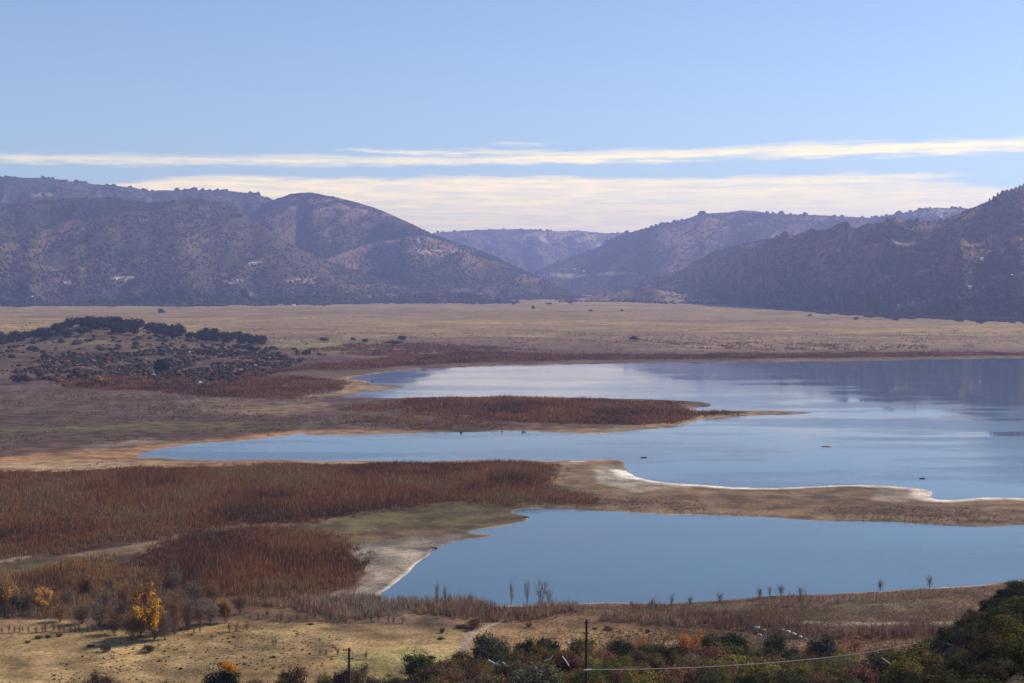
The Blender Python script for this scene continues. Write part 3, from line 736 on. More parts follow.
stems([(560, 492), (640, 496), (760, 498), (880, 502), (1020, 510), (1020, 523), (930, 521), (800, 516), (650, 511), (560, 505)], .40, .7, .06, 9, [(.085, .055, .036), (.10, .065, .04), (.12, .085, .05)], 212, name='spit_scrub', label='low brown scrub on the long spit between lake and pond', cat='scrub', patch=-.12, spread=2.0)

# grass tufts over meadow and hillside
def tufts(n, ulo, uhi, ylo, yhi, hgt, wid, cols, seed, name, label):
    rng = np.random.default_rng(seed)
    y = rng.uniform(ylo, yhi, n); u = rng.uniform(ulo, uhi, n); x = (u - 512) / F * y
    keep = (shore_sd(x, y) > 2) & (fbm(x / 12, y / 22, seed, 4) + rng.uniform(-.22, .22, n) > -.08) & (rng.random(n) < sstep(u, ulo, ulo + 130)); x, y = x[keep], y[keep]; n = len(x)
    z = ground_z(x, y); C = np.array(cols)
    per = 7; P = np.repeat(np.c_[x, y, z], per, 0); N = len(P)
    P[:, :2] += rng.normal(0, .10, (N, 2)); h = hgt * rng.uniform(.5, 1.4, N)
    tip = P + np.c_[rng.normal(0, .4, (N, 2)) * h[:, None], h]
    wa = rng.uniform(0, 3.14, N); w = np.stack([np.cos(wa), np.sin(wa), 0 * wa], 1) * wid
    P[:, 2] -= .04
    V = np.stack([P - w, P + w, tip], 1).reshape(-1, 3); T = np.arange(N * 3).reshape(-1, 3)
    c = np.repeat(np.repeat(C[rng.integers(0, len(C), n)], per, 0) * rng.uniform(.7, 1.25, (N, 1)), 3, 0)
    tag(link(name, new_mesh(name, V, 3, T, [M_STEM], False, c)), label, 'grass', kind='stuff')


tufts(16000, -180, 720, 250, 345, .16, .045, [(.36, .26, .13), (.33, .25, .13), (.28, .19, .10), (.30, .26, .11)], 301, 'meadow_grass', 'dry straw grass tufts covering the near meadow')
tufts(62000, 500, 1090, 285, 372, .30, .045, [(.22, .135, .08), (.18, .11, .07), (.26, .18, .11), (.16, .12, .065)], 303, 'shore_grass', 'brown rank grass on the low ground along the right shore')
tufts(16000, 250, 1080, 160, 250, .38, .05, [(.11, .09, .04), (.15, .11, .055), (.09, .08, .035), (.13, .07, .04)], 302, 'hillside_grass', 'dull olive and brown grass under the hillside brush')


# ------------------------------------------------------------------ trees and shrubs: prototypes with parts
def lump_leaves(rng, lumps, n, size, up=.25, flat=.8):
    """leaf clumps spread through the outer volume of several uneven lumps; lumps: (x, y, z, rx, ry, rz)"""
    L = np.array(lumps, float); vol = L[:, 3] * L[:, 4] * L[:, 5]; vol = vol ** .75
    i = rng.choice(len(L), n, p=vol / vol.sum())
    d = rng.normal(size=(n, 3)); d /= np.linalg.norm(d, axis=1)[:, None]
    r = rng.random(n) ** .42 * (1 + .22 * rng.normal(size=n).clip(-1.5, 1.5))
    r *= 1 + .35 * (vnoise(d[:, 0] * 2.2 + i * 3.1 + 9, d[:, 1] * 2.2 + d[:, 2] * 1.7 + 9, 5) - .5)
    c = L[i, :3] + d * L[i, 3:] * r[:, None]
    keep = c[:, 2] > .03; c, d = c[keep], d[keep]; n = len(c)
    nrm = d * .9 + rng.normal(size=(n, 3)) * .45 + np.array([0, 0, up]); nrm /= np.linalg.norm(nrm, axis=1)[:, None]
    t = np.cross(nrm, rng.normal(size=(n, 3))); t /= np.linalg.norm(t, axis=1)[:, None]; b = np.cross(nrm, t)
    s = (size * rng.uniform(.55, 1.35, n))[:, None]
    V = np.stack([c - t * s, c - b * s * flat * .6 + nrm * s * .15, c + t * s, c + b * s * flat * .6 + nrm * s * .15], 1)
    return V.reshape(-1, 3), np.arange(n * 4).reshape(-1, 4)


def tube_arrays(segs, sides=5):
    """tapering tubes; segs: list of polylines [(x, y, z, r), ...]"""
    V, Fq, o = [], [], 0
    for S in segs:
        S = np.array(S, float); m = len(S)
        for j in range(m):
            d = S[min(j + 1, m - 1), :3] - S[max(j - 1, 0), :3]; d /= (np.linalg.norm(d) + 1e-9)
            a = np.cross(d, [0.3, 1, .2]); a /= np.linalg.norm(a); b = np.cross(d, a)
            for q in range(sides):
                th = 2 * math.pi * q / sides
                V.append(S[j, :3] + (a * math.cos(th) + b * math.sin(th)) * S[j, 3])
        for j in range(m - 1):
            for q in range(sides):
                Fq.append((o + j * sides + q, o + j * sides + (q + 1) % sides, o + (j + 1) * sides + (q + 1) % sides, o + (j + 1) * sides + q))
        o += m * sides
    return np.array(V), np.array(Fq)


def limb(rng, p, d, ln, r, out, depth, split=3, up=.12, bend=.25, minr=.012):
    """a limb that bends and forks"""
    pts = [(*p, r)]; q = np.array(p, float); d = np.array(d, float)
    for j in range(3):
        d = d + rng.normal(0, bend, 3); d[2] += up; d /= np.linalg.norm(d)
        q = q + d * ln / 3; pts.append((*q, max(r * (1 - .22 * (j + 1)), minr)))
    out.append(pts)
    if depth > 0:
        for _ in range(split):
            dd = d + rng.normal(0, .55, 3); dd /= np.linalg.norm(dd)
            k = rng.integers(1, 4); s = np.array(pts[k][:3])
            limb(rng, s, dd, ln * rng.uniform(.5, .75), pts[k][3] * .62, out, depth - 1, split, up, bend, minr)


def twig_spray(rng, tips, n, ln, wid, up=.5):
    """fine bare twigs fanning out round limb tips"""
    T = np.array(tips, float); i = rng.integers(0, len(T), n)
    base = T[i] + rng.normal(0, .14, (n, 3)); d = rng.normal(0, .6, (n, 3)); d[:, 2] += up; d /= np.linalg.norm(d, axis=1)[:, None]
    tip = base + d * (ln * rng.uniform(.5, 1.3, n))[:, None]
    w = np.cross(d, rng.normal(size=(n, 3))); w /= np.linalg.norm(w, axis=1)[:, None]; w *= wid
    V = np.stack([base - w, base + w, tip], 1).reshape(-1, 3)
    return V, np.arange(n * 3).reshape(-1, 3)


def unit(V):
    """plants are built in metres at nominal height 1 x width 1 and scaled per instance"""
    return V


PROTO = {}


def proto(kind, parts):
    PROTO.setdefault(kind, []).append(parts)         # parts: list of (part name, mesh, colour factor)


for k in range(5):      # evergreen oaks: trunk, limbs, uneven crown of several lumps (height about 1)
    rng = np.random.default_rng(500 + k)
    lumps = [(0, 0, .45, .44, .44, .43), (.1, .05, .25, .4, .4, .22)]
    for _ in range(7):
        a = rng.uniform(0, 6.28); r = rng.uniform(.2, .38)
        lumps.append((r * math.cos(a), r * math.sin(a), rng.uniform(.2, .74), rng.uniform(.16, .29), rng.uniform(.16, .29), rng.uniform(.13, .24)))
    V, Q = lump_leaves(rng, lumps, 5200, .034)
    crown = new_mesh('oak_crown', V, 4, Q, [M_LEAF])
    out = []; limb(rng, (0, 0, -.05), (0, 0, 1), .35, .045, out, 2, 3)
    tv, tf = tube_arrays(out); trunk = new_mesh('oak_trunk', tv, 4, tf, [M_BARK], True)
    proto('oak', [('crown', crown), ('trunk', trunk)])
for k in range(5):      # low broad chaparral shrubs
    rng = np.random.default_rng(520 + k)
    lumps = [(0, 0, .35, .5, .5, .38)]
    for _ in range(6):
        a = rng.uniform(0, 6.28); r = rng.uniform(.25, .5)
        lumps.append((r * math.cos(a), r * math.sin(a), rng.uniform(.25, .68), rng.uniform(.12, .26), rng.uniform(.12, .26), rng.uniform(.14, .3)))
    V, Q = lump_leaves(rng, lumps, 2600, .036, flat=.55)
    crown = new_mesh('shrub_foliage', V, 4, Q, [M_LEAF])
    out = []
    for _ in range(6):
        d = rng.normal(0, .5, 3); d[2] = 1; limb(rng, (0, 0, -.06), d, .45, .018, out, 1, 3)
    tv, tf = tube_arrays(out, 4); st = new_mesh('shrub_stems', tv, 4, tf, [M_BARK], True)
    proto('shrub', [('foliage', crown), ('stems', st)])
for k in range(4):      # small far oaks for the knoll: fewer, larger clumps
    rng = np.random.default_rng(540 + k)
    lumps = [(0, 0, .55, .45, .45, .35)] + [(rng.uniform(-.35, .35), rng.uniform(-.35, .35), rng.uniform(.35, .75), .25, .25, .22) for _ in range(4)]
    V, Q = lump_leaves(rng, lumps, 420, .10)
    proto('far_oak', [('crown', new_mesh('far_oak_crown', V, 4, Q, [M_LEAF]))])
for k in range(4):      # bare willows: many stems rising from the base, cloud of twigs
    rng = np.random.default_rng(560 + k)
    out = []
    for _ in range(8):
        a = rng.uniform(0, 6.28); l = rng.uniform(.12, .4)
        limb(rng, (.03 * math.cos(a), .03 * math.sin(a), -.03), (l * math.cos(a), l * math.sin(a), 1), .62, .014, out, 2, 3, .18, .16, .004)
    tv, tf = tube_arrays(out, 4); st = new_mesh('willow_stems', tv, 4, tf, [M_BARK], True)
    tips = [p[:3] for s_ in out for p in s_[1:] if p[2] > .25]
    V, Q = twig_spray(rng, tips, 2600, .16, .0065)
    proto('bare_willow', [('twigs', new_mesh('willow_twigs', V, 3, Q, [M_TWIG])), ('trunk', st)])
    hi = [t for t in tips if t[2] > .42]
    lum = [(*t, .11, .11, .10) for t in hi[::2]]
    V, Q = lump_leaves(rng, lum, 4200, .034)
    proto('yellow_willow', [('crown', new_mesh('willow_leaves', V, 4, Q, [M_LEAF])), ('twigs', bpy.data.meshes['willow_twigs'] if k == 0 else PROTO['bare_willow'][k][0][1]), ('trunk', st)])
for k in range(3):      # tall narrow leafless poplars
    rng = np.random.default_rng(580 + k)
    out = []
    for _ in range(7):
        a = rng.uniform(0, 6.28); limb(rng, (.03 * math.cos(a), .03 * math.sin(a), -.03), (.14 * math.cos(a), .14 * math.sin(a), 1), .7, .012, out, 2, 3, .35, .10, .005)
    tv, tf = tube_arrays(out, 4)
    tips = [p[:3] for s_ in out for p in s_[1:]]
    V, Q = twig_spray(rng, tips, 420, .13, .006, 1.4)
    proto('bare_poplar', [('twigs', new_mesh('poplar_twigs', V, 3, Q, [M_TWIG])), ('trunk', new_mesh('poplar_trunk', tv, 4, tf, [M_BARK], True))])
for k in range(3):      # leafless little saplings along the meadow edge
    rng = np.random.default_rng(590 + k)
    out = []
    for _ in range(4):
        a = rng.uniform(0, 6.28); limb(rng, (0, 0, -.05), (.25 * math.cos(a), .25 * math.sin(a), 1), .7, .03, out, 1, 2, .2, .15, .01)
    tv, tf = tube_arrays(out, 4); tips = [p[:3] for s_ in out for p in s_[1:]]
    V, Q = twig_spray(rng, tips, 260, .22, .016, .8)
    proto('sapling', [('twigs', new_mesh('sapling_twigs', V, 3, Q, [M_TWIG])), ('trunk', new_mesh('sapling_trunk', tv, 4, tf, [M_BARK], True))])

LIST = []        # every plant placed, for the labels


def plant(kind, name, x, y, h, w, col, cat, desc, zone, group, z=None, var=None, extra=None, label=None, sink=.0):
    parts = PROTO[kind][var if var is not None else RNG.integers(len(PROTO[kind]))]
    e = bpy.data.objects.new(name, None); COL.objects.link(e)
    e.empty_display_size = .2
    zz = float(ground_z(np.array([x]), np.array([y]))[0]) if z is None else z
    e.location = (x, y, zz - sink); e.rotation_euler = (0, 0, RNG.uniform(0, 6.28)); e.scale = (w, w, h)
    e['category'] = cat; e['group'] = group
    for pn, me in parts:
        o = link(pn, me, e)
        c = np.array(col if pn in ('crown', 'foliage') else (extra or col)) * RNG.uniform(.9, 1.1) * RNG.uniform(.96, 1.04, 3); o.color = (*c, 1)
    if label: e['label'] = label
    else: LIST.append((e, desc, zone, to_pix(x, y, zz)[0]))
    return e


DK_OAK = (.040, .046, .022); OAK = (.068, .076, .032); BRIGHT = (.080, .095, .030); OLV = (.130, .108, .032); GREYG = (.085, .085, .055)
REDB = (.135, .066, .042); BRN = (.115, .076, .046); YEL = (.90, .49, .055); ORG = (.62, .28, .05); TWIG = (.16, .095, .060); TWIGO = (.26, .14, .062); TWIGG = (.20, .15, .11)


def at_base(u, vb):
    x, y, z = hit(u, vb); return x, y, z


def by_px(kind, name, u, vb, vt, wpx, *a, **k):
    """plant standing at a picture position, sized in picture pixels"""
    x, y, z = hit(u, vb); s = y / F
    return plant(kind, name, x, y, (vb - vt) * s, wpx * s, *a, **k)


def by_top(kind, name, u, vt, wpx, d, *a, asp=None, **k):
    """plant on the hillside whose top shows at a picture position; its foot may be out of sight"""
    rx, rz = pix_dir(u, vt); x = float(rx * d); z = float(ground_z(np.array([x]), np.array([d]))[0])
    h = CAMZ + float(rz) * d - z; w = wpx * d / F
    if h < .5 * w: h = .5 * w
    if h > 1.15 * w: 
        z = z + 0; w = max(w, h * .72)
    return plant(kind, name, x, d, h, w, *a, z=z, **k)


# hillside oaks that stand out one by one
G1 = 'oaks and shrubs on the near hillside'
oaks = [  # u, top, width, distance, colour, description
    (417, 648, 33, 226, BRIGHT, 'bright green round oak standing alone at the edge of the straw meadow'),
    (463, 646, 19, 222, REDB, 'narrow red brown oak just right of the dirt path foot'),
    (491, 628, 42, 224, GREYG, 'broad grey green oak beside the dirt path, tallest of its clump'),
    (525, 634, 21, 226, OAK, 'small round dark oak right of the broad grey green one'),
    (546, 631, 22, 227, DK_OAK, 'dark oak immediately left of the tall utility pole with a pale log near its foot'),
    (582, 634, 22, 224, OAK, 'oak directly behind the tall utility pole'),
    (620, 637, 36, 222, DK_OAK, 'wide dark oak in front of the leafless orange tree, left half of a pair'),
    (646, 640, 30, 222, OAK, 'dark oak joined to the wide one below the leafless orange tree'),
    (676, 644, 24, 220, DK_OAK, 'small dark oak right of the leafless orange tree'),
    (712, 628, 20, 222, OAK, 'small round oak left of the white boulders'),
    (737, 626, 34, 221, DK_OAK, 'dark dense oak standing between the orange shrub and the white boulders'),
    (773, 629, 26, 221, DK_OAK, 'dark round oak among the white boulders'),
    (826, 629, 36, 216, GREYG, 'grey green dome shaped oak at the right end of the reed strip'),
    (222, 662, 34, 222, DK_OAK, 'dark round bush carrying an orange autumn crown on its right shoulder'),
    (931, 632, 30, 205, BRIGHT, 'yellow green oak low on the shaded right spur'),
    (955, 627, 30, 203, OLV, 'olive oak on the shaded right spur below its skyline'),
]
for (u, vt, w, d, c, lab) in oaks:
    by_top('oak', 'oak_tree', u, vt, w, d, c, 'oak tree', None, None, G1, label=lab)
# orange autumn touches
bush = next(o for o in bpy.data.objects if o.get('label', '').startswith('dark round bush carrying')); bush.rotation_euler = (0, 0, 0)
V, Q = lump_leaves(np.random.default_rng(88), [(.16, -.1, .93, .24, .24, .10), (.34, -.1, .82, .14, .16, .13), (.02, -.1, .97, .12, .12, .07)], 900, .036)
o = link('autumn_foliage', new_mesh('autumn_foliage', V, 4, Q, [M_LEAF]), bush); o.color = (*ORG, 1)
by_top('shrub', 'autumn_shrub', 690, 625, 15, 223, (.42, .17, .05), 'shrub', None, None, 'orange autumn shrubs', label='small orange shrub left of the dark oak by the white boulders')
by_top('shrub', 'autumn_shrub', 641, 631, 14, 226, (.36, .15, .05), 'shrub', None, None, 'orange autumn shrubs', label='rusty orange shrub beside the leafless spreading tree')
by_top('shrub', 'autumn_shrub', 842, 624, 12, 222, (.30, .15, .07), 'shrub', None, None, 'orange autumn shrubs', label='pale orange shrub at the right end of the reed strip')

SPUR = []
# spur skyline on the right: dense oaks, the slope's shade put into darker leaf colours
for (u, vt, w, d) in [(1022, 578, 34, 196), (1006, 586, 26, 197), (992, 596, 26, 197), (976, 607, 26, 198), (962, 616, 20, 199), (944, 622, 18, 201), (1050, 566, 36, 194), (1000, 606, 34, 188), (1020, 602, 36, 184),
                      (980, 622, 32, 190), (1012, 622, 34, 178), (960, 638, 30, 190), (986, 640, 34, 180), (1018, 644, 36, 168), (940, 648, 28, 192), (915, 652, 24, 198), (962, 656, 32, 178), (996, 660, 36, 168), (934, 664, 30, 184), (1020, 668, 36, 158), (908, 664, 24, 194)]:
    by_top('oak', 'oak_tree', u, vt, w, d, [DK_OAK, DK_OAK, OAK, BRN][RNG.integers(4)], 'oak tree', 'dark oak', 'on the shaded right spur, ' + ('along its skyline' if d >= 194 else 'on its face'), 'dark oaks on the right spur')

for _ in range(420):
    u = RNG.uniform(930, 1300); d = RNG.uniform(40, 190); w = min(RNG.uniform(2.4, 6.0), d * .034)
    x = (u - 512) / F * d; z = float(ground_z(np.array([x]), np.array([d]))[0]); h = w * RNG.uniform(.6, .85)
    uu, vt = to_pix(x, d, z + h)
    if vt > 700 or vt < np.interp(uu, [880, 940, 980, 1024, 1100], [668, 648, 612, 582, 540]): continue
    if any(math.hypot(x - a, d - b) < 2.6 for a, b in SPUR): continue
    SPUR.append((x, d))
    plant('oak' if RNG.random() < .5 else 'shrub', 'spur_bush', x, d, h, w, [DK_OAK, DK_OAK, OAK, OLV, (.09, .07, .03), (.055, .04, .028)][RNG.integers(6)], 'bush', 'dark bush', 'on the near face of the shaded right spur', 'bushes on the right spur')  # mostly dark leaf colours, painting the spur's shade into the foliage

# brush carpeting the hillside
KINDS = [('olive', OLV), ('dark green', OAK), ('brown', BRN), ('reddish brown', REDB), ('grey green', GREYG)]
def zone_of(u):
    if u < 210: return 'left of the orange crowned bush'
    if u < 335: return 'between the orange bush and short utility pole'
    if u < 470: return 'between short utility pole and path'
    if u < 586: return 'between the path and tall utility pole'
    if u < 700: return 'under the pale cable by the tall pole'
    if u < 800: return 'below the white boulders'
    if u < 900: return 'under the right end of the pale cable'
    return 'at the foot of the shaded right spur'
spots = []
for u, vt, w in [(100, 668, 28), (133, 675, 16), (148, 674, 17), (162, 676, 14), (72, 679, 22), (48, 681, 18), (120, 678, 22), (178, 677, 20), (198, 676, 18), (252, 676, 22), (275, 669, 20), (295, 662, 32), (323, 670, 22), (343, 664, 22), (358, 657, 24), (375, 668, 20), (392, 672, 20), (440, 664, 20)]:
    spots.append((u, vt, w, RNG.uniform(212, 224)))
tries = 0
while len(spots) < 165 and tries < 9000:
    tries += 1
    u = RNG.uniform(425, 915); d = RNG.uniform(160, 223)
    x = (u - 512) / F * d; z = float(ground_z(np.array([x]), np.array([d]))[0]); vb = to_pix(x, d, z)[1]
    h = RNG.uniform(2.3, 5.2); w = h * RNG.uniform(1.0, 1.4); vt = vb - h * F / d; wp = w * F / d
    if vt > 690: continue
    if any(abs(u - s[0]) < .42 * (wp + s[2]) and abs(d - s[3]) < 5.2 for s in spots): continue
    spots.append((u, vt, wp, d))
for (u, vt, w, d) in sorted(spots, key=lambda s: s[0]):
    q = RNG.choice(5, p=[.28, .22, .2, .16, .14]); nm, c = KINDS[q]
    oakish = w > 20 and RNG.random() < .6
    by_top('oak' if oakish else 'shrub', 'hillside_shrub', u, vt, w, d, tuple(np.array(c) * RNG.uniform(.75, 1.7)), 'shrub', nm + ' shrub', zone_of(u), 'shrubs carpeting the near hillside')

# meadow: willows turning yellow, bare willows, shrubs, saplings
GY = 'yellow willows at the meadow edge'
for (u, vb, vt, w, c, ex, lab) in [(154, 640, 604, 30, YEL, TWIG, 'brightest golden willow, full crowned, at the front edge of the straw meadow'),
                                  (143, 624, 588, 27, (.50, .26, .05), TWIG, 'dull gold willow standing just behind the brightest golden one'),
                                  (42, 613, 590, 17, YEL, TWIGG, 'small yellow willow beside a shaded hollow at the far left'),
                                  (22, 614, 592, 22, (.20, .13, .05), TWIGG, 'dark brown willow left of the small yellow one'),
                                  (4, 612, 581, 22, (.58, .32, .05), TWIGG, 'tall yellow willow cut off by the left edge'),
                                  (226, 624, 602, 13, (.40, .22, .07), TWIGO, 'slim pale orange willow at the right end of the willow row'),
                                  (12, 606, 588, 16, (.70, .36, .05), TWIGG, 'low golden willow between the edge tree and the dark brown one'),
                                  (88, 598, 578, 14, (.30, .17, .05), TWIG, 'faint ochre willow inside the brown scrub')]:
    by_px('yellow_willow', 'willow_tree', u, vb, vt, w, c, 'willow tree', None, None, GY, label=lab, extra=ex)
bare = [(114, 635, 614, 20), (132, 641, 615, 20), (140, 638, 612, 20), (165, 640, 614, 16), (175, 635, 600, 18), (188, 630, 604, 16), (200, 628, 603, 16), (210, 625, 604, 14), (98, 628, 606, 20), (120, 625, 604, 20), (82, 624, 607, 18),
        (66, 608, 590, 16), (60, 622, 606, 16), (105, 612, 592, 18), (125, 604, 585, 18), (160, 618, 596, 18), (178, 612, 590, 18), (196, 606, 585, 18), (214, 603, 584, 16), (112, 596, 578, 14), (70, 593, 576, 14), (240, 615, 598, 12), (152, 596, 576, 16), (176, 590, 572, 14)]
for (u, vb, vt, w) in bare:
    by_px('bare_willow', 'willow_tree', u, vb, vt, w, [TWIG, TWIGO, TWIGG][RNG.integers(3)], 'willow tree', 'bare brown willow', 'at the front of the willow row' if vb > 620 else 'deeper in the willow scrub', 'bare willows behind the meadow')
for (u, vb, vt, w, lab) in [(106, 652, 644, 11, 'dark round shrub alone on the straw meadow, casting a long shadow'), (149, 653, 642, 14, 'larger grey shrub on the straw meadow below the golden willow'),
                            (39, 639, 635, 8, 'second of four little dark shrubs in a line on the meadow'), (49, 638, 634, 7, 'third of four little dark shrubs in a line on the meadow'), (59, 637, 633, 7, 'rightmost of four little dark shrubs in a line on the meadow'), (28, 644, 641, 6, 'leftmost of four little dark shrubs in a line on the meadow'),
                            (91, 647, 644, 7, 'flat dark shrub just left of the lone round one'), (442, 634, 627, 6, 'small green shrub near the middle of the straw meadow'), (474, 630, 618, 22, 'reddish brown shrub mound left of the dirt path'), (460, 629, 624, 12, 'small rusty shrub left of the reddish mound by the path'),
                            (609, 631, 626, 12, 'low brown shrub behind the tall utility pole'), (595, 630, 627, 6, 'tiny brown shrub just right of the tall pole top'), (648, 633, 629, 7, 'small dark shrub left of the leafless spreading tree'), (529, 628, 622, 6, 'small shrub near the top of the dirt path'),
                            (441, 640, 637, 8, 'low dark tuft below the small green meadow shrub'), (310, 625, 623, 7, 'low dark tuft at the upper edge of the straw meadow')]:
    by_px('shrub', 'meadow_shrub', u, vb, vt, w, (.055, .05, .032) if 'brown' not in lab else (.12, .065, .04), 'shrub', None, None, 'shrubs dotted over the straw meadow', label=lab)
for i in range(58):
    if i < 18: u, vb, h = 2 + i * 5.6 + RNG.uniform(-2, 2), 634 - i * .15 + RNG.uniform(-1, 1), RNG.uniform(5, 9); zn = 'in the row along the left meadow edge'
    elif i < 24: u, vb, h = [229, 237, 247, 250, 258, 263][i - 18], [633, 632, 631, 622, 621, 620][i - 18], [10, 10, 8, 7, 7, 7][i - 18]; zn = 'below the slim orange willow'
    elif i < 42: u, vb, h = 268 + (i - 24) * 8 + RNG.uniform(-3, 3), 622 + RNG.uniform(-3, 2), RNG.uniform(6, 10); zn = 'in front of the reed fringe'
    else: u, vb, h = [320, 326, 338, 194, 200, 273, 276, 212, 366, 672, 690, 720, 760, 800, 880, 930][i - 42], [656, 655, 657, 634, 633, 646, 645, 640, 660, 606, 605, 603, 600, 597, 592, 589][i - 42], [6, 6, 8, 5, 5, 6, 6, 5, 8, 10, 9, 10, 11, 9, 11, 12][i - 42]; zn = 'out on the open meadow' if i < 51 else 'along the right shore'
    by_px('sapling', 'bare_sapling', u, vb, vb - h, h * .8, [TWIG, TWIGG][i % 2], 'sapling', 'bare brown sapling', zn, 'bare saplings round the meadow')
for (u, vb, vt, w, c, lab) in [(541, 607, 585, 16, (.32, .22, .15), 'tallest leafless grey poplar clump on the near shore'), (527, 607, 585, 8, (.36, .22, .12), 'slim leafless poplar just left of the tallest clump'), (511, 606, 586, 7, (.30, .22, .16), 'thin faint leafless poplar standing apart by the water'),
                               (549, 607, 592, 9, TWIG, 'short leafless poplar at the right foot of the tallest clump'), (437, 606, 587, 9, (.30, .22, .16), 'leafless grey poplar above the reed fringe, left part of the shore'), (445, 606, 590, 8, TWIG, 'shorter leafless poplar beside the one above the reed fringe'),
                               (770, 597, 589, 7, TWIG, 'left one of the two leafless clumps on the right shore skyline'), (781, 596.5, 588, 14, TWIG, 'wider leafless clump on the right shore skyline'), (470, 607, 596, 8, TWIGO, 'low leafless poplar above the middle of the reed fringe')]:
    by_px('bare_poplar', 'poplar_tree', u, vb, vt, w, c, 'poplar tree', None, None, 'leafless poplars on the near shore', label=lab)

# the leafless spreading tree with orange twigs
x, y, z = hit(660, 646); e = bpy.data.objects.new('leafless_tree', None); COL.objects.link(e); e.location = (x, y, z)
tag(e, 'leafless spreading tree with orange tinted twigs behind the dark oak pair', 'tree')
rng = np.random.default_rng(77); out = []
for dx in (-.7, -.15, .5, .9): limb(rng, (0, 0, -.1), (dx, rng.uniform(-.3, .3), 1), 2.3, .10, out, 2, 3, .05, .22, .02)
tv, tf = tube_arrays(out, 5); link('trunk', new_mesh('leafless_trunk', tv, 4, tf, [M_BARK], True), e)
V, Q = twig_spray(rng, [p[:3] for s_ in out for p in s_[1:] if p[2] > 1], 900, .6, .014, .2)
o = link('twigs', new_mesh('leafless_twigs', V, 3, Q, [M_TWIG]), e); o.color = (.30, .15, .06, 1)

# knoll oaks
kn = []
for i in range(400):
    if len(kn) >= 130: break
    u = RNG.uniform(-8, 262); t = RNG.random()
    crest = np.interp(u, [k_[0] for k_ in KNOLL], [k_[1] for k_ in KNOLL])
    yy = RNG.uniform(1830, 1965) if RNG.random() < .75 else RNG.uniform(1940, 1975)
    if fbm(np.array([u / 25.]), np.array([yy / 60.]), 71, 3)[0] < -.14 and yy < 1930: continue
    x = (u - 512) / F * yy
    if any(math.hypot(x - a[0], yy - a[1]) < 5.5 for a in kn): continue
    kn.append((x, yy, u))
for (x, y, u) in kn:
    zn = ('on the high left shoulder of the rocky knoll' if u < 115 else 'on the middle of the rocky knoll' if u < 190 else 'on the low right tail of the rocky knoll') + (', along the crest' if y > 1925 else '')
    s = RNG.uniform(10, 16)
    plant('far_oak', 'knoll_oak', x, y, s * RNG.uniform(.8, 1.1), s * RNG.uniform(.85, 1.25), tuple(np.array([.030, .034, .020]) * RNG.uniform(.7, 1.3)), 'oak tree', 'dark oak', zn, 'oaks on the rocky knoll')
for (u, v, w, h, c, lab) in [(248, 344, 13, 11, (.03, .03, .02), 'dark oak at the very right end of the knoll row'), (262, 346, 8, 6, (.05, .04, .03), 'last small oak beyond the right end of the knoll'), (163, 374, 15, 16, (.02, .024, .016), 'dark tall oak on the boulder slope below the knoll'), (58, 384, 10, 8, (.30, .13, .05), 'rusty orange tree at the left foot of the boulder slope'),
                             (98, 385, 17, 10, (.30, .15, .055), 'wider orange tree at the foot of the boulder slope'), (20, 384, 18, 11, (.07, .05, .04), 'grey brown bare tree clump left of the boulder slope'), (40, 378, 10, 8, (.07, .05, .04), 'small brown tree at the far left below the knoll'), (325, 342, 11, 5, (.13, .06, .04), 'reddish shrub alone on the green strip right of the knoll'),
                             (403, 341, 12, 6, (.09, .06, .045), 'brown shrub clump on the plain above the far thicket'), (395, 345, 24, 5, (.08, .06, .04), 'wide olive shrub line on the plain left of the lake head'), (365, 343, 8, 5, (.07, .055, .04), 'small dark shrub on the plain, left of the wide olive line'), (353, 341, 6, 4, (.07, .055, .04), 'tiny dark shrub on the plain nearest the knoll'),
                             (633, 341, 9, 6, (.08, .05, .045), 'purple brown shrub above the far shore, mid plain'), (498, 304, 6, 8, (.03, .03, .022), 'tall dark tree standing out on the far plain below the middle hill'), (533, 310, 4, 5, (.06, .05, .04), 'small tree on the far plain in the gap'), (161, 314, 7, 6, (.03, .035, .03), 'dark tree on the far plain under the left hills'),
                             (570, 304, 6, 3, (.05, .045, .035), 'low dark tree on the far plain, right of the small one'), (549, 305, 7, 3, (.05, .045, .035), 'flat dark bush on the far plain, centre'), (591, 312, 4, 3, (.06, .05, .04), 'tiny bush on the far plain right of centre'), (622, 312, 4, 3, (.06, .05, .04), 'tiny lone bush on the far plain below the right slope'),
                             (856, 321, 5, 5, (.04, .04, .03), 'dark bush on the plain edge left of a pair below the right slope'), (984, 323, 6, 5, (.04, .04, .03), 'dark bush on the plain edge at the right'), (976, 322, 4, 4, (.04, .04, .03), 'smaller bush beside the dark one at the right plain edge'), (810, 317, 5, 3, (.06, .045, .035), 'low brown bush below the right slope')]:
    by_px('far_oak', 'plain_tree' if 'shrub' not in lab and 'bush' not in lab else 'plain_shrub', u, v, v - h, w, c, 'tree' if 'shrub' not in lab and 'bush' not in lab else 'shrub', None, None, 'trees dotted over the plain', label=lab)

